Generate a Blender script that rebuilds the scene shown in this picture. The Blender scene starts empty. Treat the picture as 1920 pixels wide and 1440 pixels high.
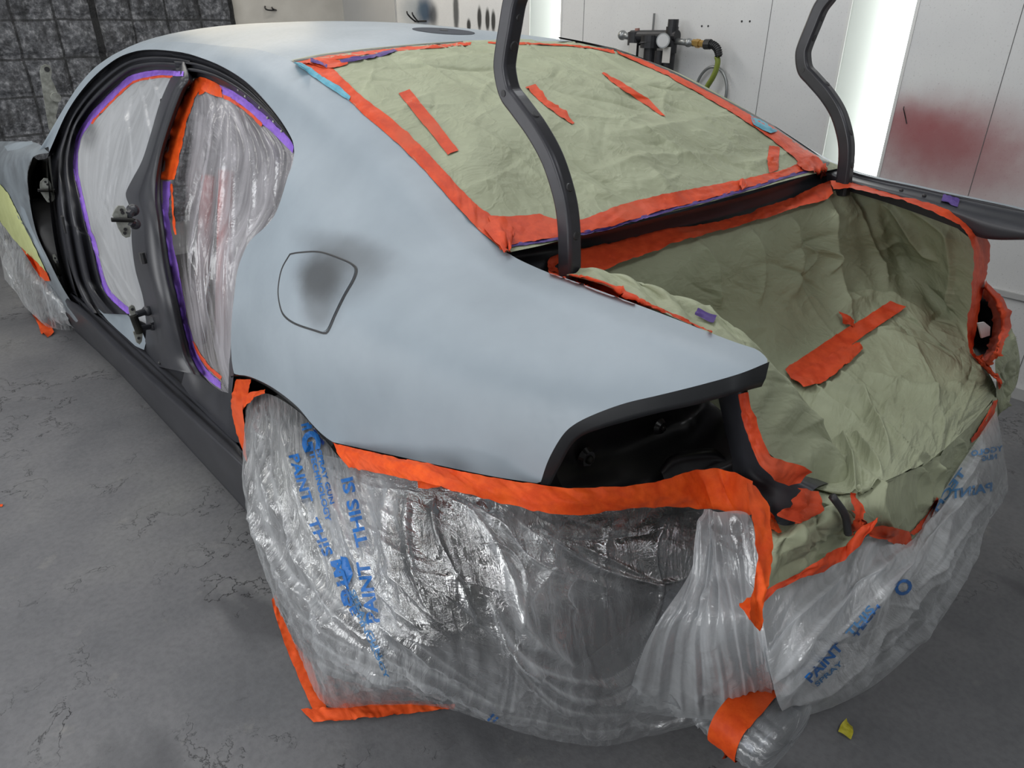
import bpy, bmesh, math, random
import numpy as np
from mathutils import Vector, Matrix
from mathutils.bvhtree import BVHTree
from mathutils.geometry import delaunay_2d_cdt

sc = bpy.context.scene
col = sc.collection
rng = np.random.RandomState(7)
random.seed(7)

# ---------------------------------------------------------------- camera
FPX = 1337.0
_down = np.array([-11.0, 2609.0, FPX]); _down /= np.linalg.norm(_down)
_lat = np.array([1690.0, -676.0, FPX]); _lat -= (_lat @ _down) * _down; _lat /= np.linalg.norm(_lat)
_fwd = np.cross(_down, _lat)
if _fwd[2] < 0: _fwd = -_fwd
WM = np.array([_lat, _fwd, -_down])          # camera (right, down, forward) -> world
CAM = np.array([-1.45, 0.0, 1.475])
cd = bpy.data.cameras.new('camera'); cam = bpy.data.objects.new('camera', cd); col.objects.link(cam)
cd.sensor_fit = 'HORIZONTAL'; cd.sensor_width = 36.0; cd.lens = FPX / 1920 * 36; cd.clip_start = 0.02
M4 = Matrix.Identity(4)
for i in range(3):
    M4[i][0] = WM[i, 0]; M4[i][1] = -WM[i, 1]; M4[i][2] = -WM[i, 2]; M4[i][3] = CAM[i]
cam.matrix_world = M4
sc.camera = cam

# ---------------------------------------------------------------- light and exposure
wd = bpy.data.worlds.new('world'); sc.world = wd; wd.use_nodes = True
wd.node_tree.nodes['Background'].inputs[0].default_value = (0.86, 0.9, 1.0, 1)
wd.node_tree.nodes['Background'].inputs[1].default_value = 0.35
sc.view_settings.view_transform = 'Standard'; sc.view_settings.look = 'None'
sc.view_settings.gamma = 1.0; sc.view_settings.use_curve_mapping = False
sc.view_settings.exposure = 0.0

def area_light(name, loc, sx, sy, power, rgb=(1, 1, 1), rot=(0, 0, 0)):
    l = bpy.data.lights.new(name, 'AREA'); l.shape = 'RECTANGLE'; l.size = sx; l.size_y = sy
    l.energy = power; l.color = rgb
    o = bpy.data.objects.new(name, l); col.objects.link(o); o.location = loc; o.rotation_euler = rot
    return o
R = math.radians
area_light('ceiling_lamp_rear', (-0.9, -0.9, 3.0), 2.6, 0.5, 22, (0.96, 0.98, 1.0))
area_light('ceiling_lamp_middle', (-0.4, 1.7, 3.0), 3.4, 0.5, 36, (0.96, 0.98, 1.0))
area_light('ceiling_lamp_front', (-0.2, 4.2, 3.0), 3.4, 0.5, 46, (1.0, 0.97, 0.92))
area_light('booth_side_lamp_rear', (-3.3, 0.9, 1.5), 2.2, 1.3, 46, (0.97, 0.985, 1.0), (0, R(-90), 0))
area_light('booth_side_lamp_front', (-3.3, 3.6, 1.5), 2.2, 1.3, 40, (0.97, 0.985, 1.0), (0, R(-90), 0))
area_light('roof_highlight_light', (1.0, 5.9, 2.25), 1.2, 0.3, 10, (1.0, 0.86, 0.62), (R(-90), 0, 0))  # unseen warm light added to put the highlight on the roof

# ---------------------------------------------------------------- pixel helpers (photo frame 1920 x 1440)
def rayd(px, py):
    return WM @ np.array([px - 960.0, py - 720.0, FPX])
AX = {'x': 0, 'y': 1, 'z': 2}
def hit(px, py, ax, val):
    d = rayd(px, py); a = AX[ax]
    return CAM + d * ((val - CAM[a]) / d[a])
def proj(p):
    c = WM.T @ (np.asarray(p, float) - CAM)
    return 960 + FPX * c[0] / c[2], 720 + FPX * c[1] / c[2]

# ---------------------------------------------------------------- objects
WORLD = {}                                      # object -> (world verts, faces) for ray casting
def smooth(me):
    me.polygons.foreach_set('use_smooth', [True] * len(me.polygons))
def tag(o, label=None, cat=None, group=None, kind=None):
    if label: o['label'] = label
    if cat: o['category'] = cat
    if group: o['group'] = group
    if kind: o['kind'] = kind
    return o
def empty(name, loc, label=None, cat=None, group=None):
    o = bpy.data.objects.new(name, None); col.objects.link(o); o.location = loc
    o.empty_display_size = 0.05
    return tag(o, label, cat, group)
def wloc(o):
    v = np.array(o.location, float)
    while o.parent:
        o = o.parent; v = v + np.array(o.location, float)
    return v
def mesh_obj(name, V, F, mats, parent=None, sm=True, uv=None, fm=None, origin=None, keep=True):
    V = np.asarray(V, float)
    base = wloc(parent) if parent else np.zeros(3)
    if origin is None:
        origin = np.array([V[:, 0].mean(), V[:, 1].mean(), V[:, 2].min()])
    me = bpy.data.meshes.new(name)
    me.from_pydata([tuple(v) for v in (V - origin)], [], [tuple(f) for f in F])
    o = bpy.data.objects.new(name, me); col.objects.link(o)
    if parent: o.parent = parent
    o.location = tuple(origin - base)
    for m in (mats if isinstance(mats, (list, tuple)) else [mats]): me.materials.append(m)
    if sm: smooth(me)
    if fm is not None: me.polygons.foreach_set('material_index', fm)
    if uv is not None:
        l = me.uv_layers.new(name='UVMap')
        for p in me.polygons:
            for li in p.loop_indices:
                l.data[li].uv = uv[me.loops[li].vertex_index]
    me.update()
    if keep: WORLD[o] = (V.copy(), [tuple(f) for f in F])
    return o
def bvh_of(*objs):
    V = []; F = []
    for o in objs:
        v, f = WORLD[o]; k = len(V)
        V.extend([tuple(x) for x in v]); F.extend([tuple(i + k for i in q) for q in f])
    return BVHTree.FromPolygons(V, F)

class MB:
    """collects simple shapes, builds ONE mesh"""
    def __init__(s): s.bm = bmesh.new()
    def box(s, c, size, rot=None, bevel=0.0):
        m = Matrix.Translation(Vector(c)) @ (rot.to_4x4() if rot else Matrix.Identity(4)) @ Matrix.Diagonal((*size, 1))
        g = bmesh.ops.create_cube(s.bm, size=1, matrix=m)
        if bevel:
            es = list({e for v in g['verts'] for e in v.link_edges})
            bmesh.ops.bevel(s.bm, geom=es, offset=bevel, segments=2, affect='EDGES', profile=0.5)
        return s
    def cyl(s, a, b, r, r2=None, n=20, cap=True):
        a = Vector(a); b = Vector(b); d = b - a
        q = d.to_track_quat('Z', 'Y').to_matrix().to_4x4()
        bmesh.ops.create_cone(s.bm, cap_ends=cap, segments=n, radius1=r, radius2=r if r2 is None else r2, depth=d.length,
                              matrix=Matrix.Translation((a + b) / 2) @ q)
        return s
    def ball(s, c, r, sc3=(1, 1, 1)):
        bmesh.ops.create_uvsphere(s.bm, u_segments=16, v_segments=10, radius=r,
                                  matrix=Matrix.Translation(Vector(c)) @ Matrix.Diagonal((*sc3, 1)))
        return s
    def tube(s, pts, r, n=10, closed=False):
        V, F = sweep(pts, [(math.cos(t) * r, math.sin(t) * r) for t in np.linspace(0, 2 * math.pi, n, endpoint=False)], closed=closed)
        vs = [s.bm.verts.new(v) for v in V]
        for f in F: s.bm.faces.new([vs[i] for i in f])
        return s
    def plate(s, outline, nrm, th):
        """flat plate from 3-D outline, thickness along nrm"""
        n = Vector(nrm) * th
        a = [s.bm.verts.new(Vector(p)) for p in outline]; b = [s.bm.verts.new(Vector(p) + n) for p in outline]
        s.bm.faces.new(a); s.bm.faces.new(b[::-1])
        k = len(a)
        for i in range(k): s.bm.faces.new([a[i], b[i], b[(i + 1) % k], a[(i + 1) % k]])
        return s
    def build(s, name, mat, parent=None, sm=False, auto=None):
        bmesh.ops.recalc_face_normals(s.bm, faces=s.bm.faces[:])
        V = [tuple(v.co) for v in s.bm.verts]
        s.bm.verts.index_update()
        F = [tuple(v.index for v in f.verts) for f in s.bm.faces]
        s.bm.free()
        o = mesh_obj(name, V, F, mat, parent, sm=sm)
        if auto:
            md = o.modifiers.new('bevel', 'BEVEL'); md.width = auto; md.segments = 2; md.limit_method = 'ANGLE'
        return o

def sweep(pts, prof, closed=False, up=(0, 0, 1)):
    P = np.array(pts, float); n = len(P); up = np.array(up, float)
    V = []; F = []; m = len(prof)
    T = np.gradient(P, axis=0)
    if closed:
        T = np.roll(P, -1, 0) - np.roll(P, 1, 0)
    prev = None
    for i in range(n):
        t = T[i] / (np.linalg.norm(T[i]) + 1e-9)
        if prev is None:
            a = np.cross(up, t)
            if np.linalg.norm(a) < 1e-3: a = np.cross((1, 0, 0), t)
        else:
            a = prev - (prev @ t) * t
        a /= np.linalg.norm(a); prev = a; b = np.cross(t, a)
        for (u, w) in prof: V.append(P[i] + a * u + b * w)
    for i in range(n if closed else n - 1):
        j = (i + 1) % n
        for k in range(m):
            l = (k + 1) % m
            F.append((i * m + k, i * m + l, j * m + l, j * m + k))
    if not closed:
        F.append(tuple(range(m))[::-1]); F.append(tuple((n - 1) * m + k for k in range(m)))
    return V, F

def crom(P, n, closed=False):
    """Catmull-Rom through P (k,d) -> n samples, uniform parameter"""
    P = np.asarray(P, float); k = len(P)
    t = np.linspace(0, k - 1, n); i = np.clip(np.floor(t).astype(int), 0, k - 2); f = (t - i)[:, None]
    ext = np.vstack([2 * P[0] - P[1], P, 2 * P[-1] - P[-2]])
    p0, p1, p2, p3 = ext[i], ext[i + 1], ext[i + 2], ext[i + 3]
    return 0.5 * ((2 * p1) + (-p0 + p2) * f + (2 * p0 - 5 * p1 + 4 * p2 - p3) * f ** 2 + (-p0 + 3 * p1 - 3 * p2 + p3) * f ** 3)
def resamp(P, n):
    """resample polyline to n points by arc length (smooth)"""
    P = np.asarray(P, float)
    if len(P) > 2: P = crom(P, max(n, len(P) * 8))
    d = np.r_[0, np.cumsum(np.linalg.norm(np.diff(P, axis=0), axis=1))]
    t = np.linspace(0, d[-1], n)
    return np.array([np.interp(t, d, P[:, c]) for c in range(P.shape[1])]).T
def resamp_lin(P, step):
    P = np.asarray(P, float)
    d = np.r_[0, np.cumsum(np.linalg.norm(np.diff(P, axis=0), axis=1))]
    t = np.linspace(0, d[-1], max(2, int(d[-1] / step) + 1))
    return np.array([np.interp(t, d, P[:, c]) for c in range(P.shape[1])]).T
def patch_pts(rows, nu, nv):
    """rows of 3-D control points -> (nv,nu,3) smooth grid"""
    A = np.array([crom(r, nu) for r in rows])                     # rows x nu x 3
    B = crom(A.reshape(len(rows), -1), nv)
    return B.reshape(nv, nu, 3)
def grid_faces(nv, nu):
    return [(j * nu + i, j * nu + i + 1, (j + 1) * nu + i + 1, (j + 1) * nu + i) for j in range(nv - 1) for i in range(nu - 1)]
def grid_normals(G):
    du = np.gradient(G, axis=1); dv = np.gradient(G, axis=0)
    n = np.cross(du, dv); n /= (np.linalg.norm(n, axis=2, keepdims=True) + 1e-12)
    c = CAM - G
    s = np.sign((n * c).sum(2).mean())
    return n * (s if s else 1)
def grid_uv(G):
    nv, nu, _ = G.shape
    du = np.linalg.norm(np.diff(G, axis=1), axis=2).mean(0); dv = np.linalg.norm(np.diff(G, axis=0), axis=2).mean(1)
    u = np.r_[0, np.cumsum(du)]; v = np.r_[0, np.cumsum(dv)]
    U, V = np.meshgrid(u, v)
    return np.stack([U, V], -1)

def vnoise(X, Y, seed=0):
    """smooth value noise, numpy"""
    xi = np.floor(X).astype(int); yi = np.floor(Y).astype(int); fx = X - xi; fy = Y - yi
    fx = fx * fx * (3 - 2 * fx); fy = fy * fy * (3 - 2 * fy)
    def h(a, b):
        v = np.sin(a * 127.1 + b * 311.7 + seed * 74.7) * 43758.5453
        return v - np.floor(v)
    return (h(xi, yi) * (1 - fx) + h(xi + 1, yi) * fx) * (1 - fy) + (h(xi, yi + 1) * (1 - fx) + h(xi + 1, yi + 1) * fx) * fy - 0.5
def creases(UV, n, amp, wid, length, seed, ang=None, spread=3.2):
    """sum of ridge folds (sharp-crested) laid at random; UV in metres"""
    r = np.random.RandomState(seed); H = np.zeros(UV.shape[:2]); mx = UV.reshape(-1, 2).max(0)
    for _ in range(n):
        c = r.rand(2) * mx; a = (ang if ang is not None else 0) + (r.rand() - 0.5) * spread
        L = length * (0.4 + 1.2 * r.rand()); w = wid * (0.4 + 1.3 * r.rand()); am = amp * (0.3 + r.rand()) * r.choice([1, 1, -1])
        d = UV - c; s = d[..., 0] * math.cos(a) + d[..., 1] * math.sin(a); q = -d[..., 0] * math.sin(a) + d[..., 1] * math.cos(a)
        q = q + 0.12 * s * s / max(L, 1e-3) * r.choice([-1, 1])
        k = np.abs(q) / w
        asym = np.where(q > 0, 1.0, 1.9)
        H += am * np.exp(-(k * asym) ** 1.15) * np.exp(-(s / L) ** 2 * 2)
    return H
def facets(UV, cell, amp, seed, jit=0.9, stretch=(1, 1)):
    """crumple: height of random tilted facets (voronoi, linear in each cell)"""
    r = np.random.RandomState(seed); mx = UV.reshape(-1, 2).max(0)
    X = UV[..., 0] / cell / stretch[0]; Y = UV[..., 1] / cell / stretch[1]
    H = np.zeros(X.shape); best = np.full(X.shape, 1e9); sec = np.full(X.shape, 1e9)
    xi = np.floor(X).astype(int); yi = np.floor(Y).astype(int)
    def hh(a, b, k):
        v = np.sin(a * 127.1 + b * 311.7 + (seed + k) * 74.7) * 43758.5453
        return v - np.floor(v)
    for dx in (-1, 0, 1):
        for dy in (-1, 0, 1):
            a = xi + dx; b = yi + dy
            cx = a + 0.5 + (hh(a, b, 1) - 0.5) * jit; cy = b + 0.5 + (hh(a, b, 2) - 0.5) * jit
            d = np.hypot(X - cx, Y - cy)
            sec = np.where(d < best, best, np.minimum(sec, d)); best = np.minimum(d, best)
    return amp * (np.minimum(sec - best, 0.6) / 0.6 - 0.5)

def cloth_patch(name, rows, nu, nv, mat, parent=None, disp=None, layers=None, label=None, cat=None, group=None, thick=0.0, hitlist=True):
    G = patch_pts(rows, nu, nv); UV = grid_uv(G)
    if disp is not None:
        G = G + grid_normals(G) * disp(UV, G)[..., None]
    o = mesh_obj(name, G.reshape(-1, 3), grid_faces(nv, nu), mat, parent, uv=UV.reshape(-1, 2))
    if layers is not None: add_layers(o, layers(projN(G)))
    if thick:
        md = o.modifiers.new('thickness', 'SOLIDIFY'); md.thickness = thick; md.offset = 0
    return tag(o, label, cat, group)

def projN(G):
    c = (G - CAM) @ WM; return np.stack([960 + FPX * c[..., 0] / c[..., 2], 720 + FPX * c[..., 1] / c[..., 2]], -1)
def add_layers(o, v):
    a = o.data.attributes.new('layers', 'FLOAT', 'POINT'); a.data.foreach_set('value', np.clip(v, -1, 1).reshape(-1).astype(np.float32))
def pdist(Q, line):
    """distance of points Q (..,2) to a polyline, and position 0..1 along it"""
    L = resamp(np.array(line, float), 24); best = np.full(Q.shape[:-1], 1e9); tt = np.zeros(Q.shape[:-1]); sg = np.zeros(Q.shape[:-1])
    for i in range(23):
        a, b = L[i], L[i + 1]; ab = b - a; t = np.clip(((Q - a) @ ab) / (ab @ ab + 1e-9), 0, 1); d = Q - a - t[..., None] * ab; r = np.hypot(d[..., 0], d[..., 1])
        k = r < best; best = np.where(k, r, best); tt = np.where(k, (i + t) / 23, tt); sg = np.where(k, np.sign(ab[0] * d[..., 1] - ab[1] * d[..., 0]), sg)
    return best, tt, sg
def folds(Q, F):
    """explicit folds: (polyline, width px, height m)"""
    H = np.zeros(Q.shape[:-1])
    for line, w, h in F:
        d, t, s = pdist(Q, line); env = np.clip(np.minimum(t, 1 - t) * 6, 0, 1)
        H += h * env * np.exp(-(d / (w * np.where(s > 0, 1.0, .45))) ** 1.3)
    return H
def blobs(Q, B):
    v = np.zeros(Q.shape[:-1])
    for cx_, cy_, rx, ry, a in B:
        v += a * np.exp(-(((Q[..., 0] - cx_) / rx) ** 2 + ((Q[..., 1] - cy_) / ry) ** 2) ** 1.5)
    return v
def cast(bvh, px, py, maxd=30):
    d = rayd(px, py); d = d / np.linalg.norm(d)
    loc, nr, idx, dist = bvh.ray_cast(Vector(CAM), Vector(d), maxd)
    return (None, None, None, None) if loc is None else (np.array(loc), np.array(nr), idx, dist)

def tape(name, A, B, bvh, mat, label, cat='masking tape', parent=None, off=0.003, n=None, m=6, wr=0.0012, ragged=0.6, seed=0, group=None, extra=None, lin=True, keep=True, cr=10):
    """tape strip between two traced edges, laid on the surfaces in bvh"""
    A = np.asarray(A, float); B = np.asarray(B, float)
    L = np.linalg.norm(np.diff(A, axis=0), axis=1).sum()
    n = n or int(max(10, min(260, L / 3.5)))
    a = resamp(A, n) if not lin else lin_n(A, n); b = resamp(B, n) if not lin else lin_n(B, n)
    r = np.random.RandomState(seed + 11)
    if ragged:
        t = np.linspace(0, L / 14.0, n)
        nrm = (b - a) / (np.linalg.norm(b - a, axis=1, keepdims=True) + 1e-6)
        a = a + nrm * (vnoise(t, t * 0 + seed, seed) * ragged * 2.2)[:, None]; b = b + nrm * (vnoise(t, t * 0 + seed + 5, seed + 3) * ragged * 3)[:, None]
    P = np.array([[a[i] + (b[i] - a[i]) * k / (m - 1) for i in range(n)] for k in range(m)])
    T = np.full((m, n), np.nan); N = np.zeros((m, n, 3))
    for k in range(m):
        for i in range(n):
            loc, nr, idx, dist = cast(bvh, *P[k, i])
            if loc is not None: T[k, i] = dist; N[k, i] = nr
    if np.isnan(T).all(): print('TAPE MISSES', label); T[:] = 1.5
    med = np.nanmedian(T)
    for k in range(m):                                   # fill misses and drop jumps
        row = T[k]; 
        ok = ~np.isnan(row)
        if ok.sum() >= 2: T[k] = np.interp(np.arange(n), np.nonzero(ok)[0], row[ok])
    for i in range(n):
        c = T[:, i]; ok = ~np.isnan(c)
        if ok.any(): T[:, i] = np.where(ok, c, c[ok].mean())
        else: T[:, i] = med
    # pull the strip level where the surface behind jumps away
    for it in range(2):
        S = T.copy()
        S[:, 1:-1] = np.minimum(T[:, 1:-1], 0.5 * (T[:, :-2] + T[:, 2:]) + 0.004)
        T = S
    G = np.zeros((m, n, 3))
    for k in range(m):
        for i in range(n):
            d = rayd(*P[k, i]); d = d / np.linalg.norm(d)
            G[k, i] = CAM + d * T[k, i]
    Nn = grid_normals(G); UV = grid_uv(G)
    H = off + (vnoise(UV[..., 0] * 60, UV[..., 1] * 60, seed) + vnoise(UV[..., 0] * 160, UV[..., 1] * 110, seed + 2) * 0.7) * wr * 2
    if cr: H = H + creases(UV, cr, wr * 2.2, 0.006, 0.05, seed + 5, ang=0.2, spread=1.6)
    toc = CAM - G; toc /= np.linalg.norm(toc, axis=2, keepdims=True)
    G = G + Nn * np.clip(H - off, -.0004, .02)[..., None] + toc * off
    o = mesh_obj(name, G.reshape(-1, 3), grid_faces(m, n), mat, parent, uv=UV.reshape(-1, 2), keep=keep)
    return tag(o, label, cat if label else None, group)
def tape3(name, label, A, B, mt, cat='masking tape', m=8, wr=0.0015, seed=0, cr=20, parent=None, bulge=0.0, ragged=.6):
    """tape strip between two 3-D edges, given as (px, py, axis, value)"""
    pa = lin_n(np.array([p[:2] for p in A], float), 2); L = np.linalg.norm(np.diff(np.array([p[:2] for p in A], float), axis=0), axis=1).sum()
    n = int(max(10, min(260, L / 3.5)))
    a = lin_n(np.array([hit(*p) for p in A]), n); b = lin_n(np.array([hit(*p) for p in B]), n)
    t = np.linspace(0, L / 14.0, n); d = (b - a); 
    a = a - d * (vnoise(t, t * 0 + seed, seed) * ragged * .08)[:, None]; b = b + d * (vnoise(t, t * 0 + seed + 5, seed + 3) * ragged * .14)[:, None]
    k = np.linspace(0, 1, m)[:, None, None]; G = a[None] * (1 - k) + b[None] * k
    N = grid_normals(G); UV = grid_uv(G)
    H = (vnoise(UV[..., 0] * 60, UV[..., 1] * 60, seed) + vnoise(UV[..., 0] * 160, UV[..., 1] * 110, seed + 2) * .7) * wr * 2 + creases(UV, cr, wr * 2.2, .006, .05, seed + 5, ang=.15, spread=1.2)
    H = H + bulge * np.sin(np.pi * k[..., 0])
    G = G + N * H[..., None]
    return tag(mesh_obj(name, G.reshape(-1, 3), grid_faces(m, n), mt, parent, uv=UV.reshape(-1, 2)), label, cat if label else None)
def lin_n(P, n):
    P = np.asarray(P, float)
    d = np.r_[0, np.cumsum(np.linalg.norm(np.diff(P, axis=0), axis=1))]
    t = np.linspace(0, d[-1], n)
    return np.array([np.interp(t, d, P[:, c]) for c in range(P.shape[1])]).T
def band(C, w0, w1=None):
    """two edges at +-w/2 pixels of a centre line"""
    C = np.asarray(C, float); w1 = w0 if w1 is None else w1
    T = np.gradient(C, axis=0); T /= np.linalg.norm(T, axis=1, keepdims=True)
    N = np.stack([-T[:, 1], T[:, 0]], 1); w = np.linspace(w0, w1, len(C))[:, None] / 2
    return C + N * w, C - N * w

# ---------------------------------------------------------------- materials
def mat(name, rgb, rough=0.5, metal=0.0, spec=0.5, **k):
    m = bpy.data.materials.new(name); m.use_nodes = True
    b = m.node_tree.nodes['Principled BSDF']
    b.inputs['Base Color'].default_value = (*rgb, 1); b.inputs['Roughness'].default_value = rough
    b.inputs['Metallic'].default_value = metal; b.inputs['Specular IOR Level'].default_value = spec
    return m
def lin(r, g, b):
    f = lambda c: (c / 255 / 12.92) if c / 255 <= 0.04045 else ((c / 255 + 0.055) / 1.055) ** 2.4
    return (f(r), f(g), f(b))
class NB:
    def __init__(s, m): s.m = m; s.t = m.node_tree; s.b = s.t.nodes.get('Principled BSDF'); s.co = None
    def n(s, ty, **k):
        x = s.t.nodes.new(ty)
        for a, v in k.items():
            if a == 'inp':
                for i, w in v.items(): x.inputs[i].default_value = w
            else: setattr(x, a, v)
        return x
    def l(s, a, b): s.t.links.new(a, b)
    def coord(s, uv=False, scale=(1, 1, 1), world=True):
        if uv: o = s.n('ShaderNodeTexCoord').outputs['UV']
        else: o = s.n('ShaderNodeNewGeometry').outputs['Position']
        mp = s.n('ShaderNodeMapping'); mp.inputs['Scale'].default_value = scale; s.l(o, mp.inputs[0]); return mp.outputs[0]
    def noise(s, co, scale, detail=4, rough=0.55, dist=0.0):
        x = s.n('ShaderNodeTexNoise'); x.inputs['Scale'].default_value = scale; x.inputs['Detail'].default_value = detail
        x.inputs['Roughness'].default_value = rough; x.inputs['Distortion'].default_value = dist; s.l(co, x.inputs['Vector']); return x.outputs['Fac']
    def ramp(s, fac, pts):
        x = s.n('ShaderNodeValToRGB'); e = x.color_ramp.elements
        while len(e) < len(pts): e.new(0.5)
        for q, (p, c) in zip(e, pts):
            q.position = p; q.color = (*c, 1) if len(c) == 3 else c
        s.l(fac, x.inputs[0]); return x.outputs[0]
    def mix(s, fac, a, b, mode='MIX'):
        x = s.n('ShaderNodeMix', data_type='RGBA', blend_type=mode)
        for sock, v in ((x.inputs[0], fac), (x.inputs[6], a), (x.inputs[7], b)):
            if isinstance(v, (int, float)): sock.default_value = v
            elif isinstance(v, tuple): sock.default_value = (*v, 1) if len(v) == 3 else v
            else: s.l(v, sock)
        return x.outputs[2]
    def math(s, op, a, b=0.0, c=0.0):
        x = s.n('ShaderNodeMath', operation=op)
        for i, v in enumerate((a, b, c)):
            if isinstance(v, (int, float)): x.inputs[i].default_value = v
            else: s.l(v, x.inputs[i])
        return x.outputs[0]
    def bump(s, h, strength=0.3, dist=0.01, nrm=None):
        x = s.n('ShaderNodeBump'); x.inputs['Strength'].default_value = strength; x.inputs['Distance'].default_value = dist
        s.l(h, x.inputs['Height'])
        if nrm: s.l(nrm, x.inputs['Normal'])
        return x.outputs[0]
    def blob(s, co, c, r, soft=0.5, noise=None, amt=0.3):
        """1 inside an ellipsoid patch at c with radii r, fading to 0 (a stain with its own shape)"""
        v = s.n('ShaderNodeVectorMath', operation='SUBTRACT'); s.l(co, v.inputs[0]); v.inputs[1].default_value = c
        w = s.n('ShaderNodeVectorMath', operation='DIVIDE'); s.l(v.outputs[0], w.inputs[0]); w.inputs[1].default_value = r
        L = s.n('ShaderNodeVectorMath', operation='LENGTH'); s.l(w.outputs[0], L.inputs[0]); d = L.outputs['Value']
        if noise is not None: d = s.math('ADD', d, s.math('MULTIPLY', s.math('SUBTRACT', noise, 0.5), amt))
        mr = s.n('ShaderNodeMapRange', interpolation_type='SMOOTHSTEP'); s.l(d, mr.inputs[0])
        mr.inputs[1].default_value = 1.0; mr.inputs[2].default_value = 1.0 - soft; mr.inputs[3].default_value = 0; mr.inputs[4].default_value = 1
        return mr.outputs[0]

# primer paint: light blue-grey with a faint sanding mottle and darker sanded-through patches
def primer_mat():
    m = mat('primer_paint', lin(136, 147, 155), 0.42, 0, 0.45); q = NB(m); co = q.coord()
    n = q.noise(co, 5, 4); n2 = q.noise(co, 90, 3)
    c = q.ramp(n, [(0.3, lin(130, 140, 148)), (0.7, lin(143, 153, 161))])
    n3 = q.noise(co, 22, 5)
    for cen, rad, soft, amt in PRIMER_SPOTS:
        b = q.blob(co, cen, rad, soft, n3, 0.25)
        c = q.mix(q.math('MULTIPLY', b, amt), c, lin(72, 75, 78))
    q.l(c, q.b.inputs['Base Color'])
    q.l(q.math('ADD', 0.36, q.math('MULTIPLY', n2, 0.16)), q.b.inputs['Roughness'])
    q.l(q.bump(n2, 0.05, 0.001), q.b.inputs['Normal'])
    return m
PRIMER_SPOTS = []

def simple_noise_mat(name, c1, c2, scale, rough, spec=0.5, metal=0, bump=0.0, bscale=None, bd=0.002):
    m = mat(name, c1, rough, metal, spec); q = NB(m); co = q.coord()
    n = q.noise(co, scale, 5); q.l(q.ramp(n, [(0.35, c1), (0.68, c2)]), q.b.inputs['Base Color'])
    if bump: q.l(q.bump(q.noise(co, bscale or scale * 4, 4), bump, bd), q.b.inputs['Normal'])
    return m
m_frame = simple_noise_mat('dark_primer', lin(43, 44, 49), lin(53, 54, 59), 7, 0.38, 0.5)
m_frame_lt = simple_noise_mat('grey_sanded_primer', lin(105, 111, 116), lin(128, 136, 142), 9, 0.45, 0.5)
m_seal = mat('black_edge', (0.012, 0.013, 0.015), 0.45)
m_pocket = simple_noise_mat('black_underbody', (0.010, 0.010, 0.011), (0.018, 0.016, 0.018), 9, 0.3, 0.5)
m_black_gloss = simple_noise_mat('black_gloss_metal', (0.006, 0.006, 0.006), (0.02, 0.02, 0.016), 14, 0.4, 0.3)
m_arm = simple_noise_mat('satin_dark_steel', lin(46, 46, 50), lin(54, 54, 59), 20, 0.32, 0.5, 0.2, 0.03, 400, 0.0005)
m_plug = mat('dark_rubber', (0.02, 0.02, 0.022), 0.5)
m_hinge = simple_noise_mat('grimy_zinc', lin(122, 124, 117), lin(172, 174, 168), 40, 0.4, 0.5, 0.35)
m_rubber = simple_noise_mat('tyre_rubber', (0.018, 0.018, 0.019), (0.03, 0.03, 0.031), 12, 0.7)
m_bumper_body = simple_noise_mat('underlying_bodywork', lin(52, 54, 58), lin(80, 82, 88), 4, 0.5)

def paper_mat():
    m = mat('masking_paper', lin(148, 153, 128), 0.62, 0, 0.35); q = NB(m); uv = q.coord(uv=True)
    n = q.noise(uv, 9, 6, 0.6); c = q.ramp(n, [(0.3, lin(142, 146, 121)), (0.7, lin(155, 160, 134))])
    q.l(c, q.b.inputs['Base Color'])
    # fine crumple
    h1 = q.noise(uv, 7, 3, 0.5, 1.2); v = q.n('ShaderNodeTexVoronoi', feature='DISTANCE_TO_EDGE'); v.inputs['Scale'].default_value = 13
    d = q.n('ShaderNodeMapping'); q.l(uv, d.inputs[0]); nz = q.n('ShaderNodeTexNoise'); nz.inputs['Scale'].default_value = 6; q.l(uv, nz.inputs['Vector'])
    add = q.n('ShaderNodeMix', data_type='RGBA'); add.inputs[0].default_value = 0.35; q.l(uv, add.inputs[6]); q.l(nz.outputs['Color'], add.inputs[7])
    q.l(add.outputs[2], v.inputs['Vector'])
    hv = q.math('MINIMUM', v.outputs['Distance'], 0.22)
    grain = q.noise(uv, 240, 2)
    ra = q.math('ABSOLUTE', q.math('SUBTRACT', q.noise(uv, 5.5, 4, .5, 1.0), .5)); rb = q.math('ABSOLUTE', q.math('SUBTRACT', q.noise(uv, 15, 4, .5, .8), .5))
    h1 = q.math('ADD', h1, q.math('ADD', q.math('MULTIPLY', q.math('MINIMUM', ra, .12), 5.0), q.math('MULTIPLY', q.math('MINIMUM', rb, .1), 2.0)))
    h = q.math('ADD', q.math('MULTIPLY', h1, 1.0), q.math('MULTIPLY', hv, 1.0)); h = q.math('ADD', h, q.math('MULTIPLY', grain, 0.02))
    q.l(q.bump(h, 0.33, 0.012), q.b.inputs['Normal'])
    return m
m_paper = paper_mat()
m_paper_green = simple_noise_mat('pale_green_paper', lin(182, 188, 132), lin(192, 198, 142), 14, 0.6, 0.3, 0, 0.3, 40, 0.004)

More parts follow.
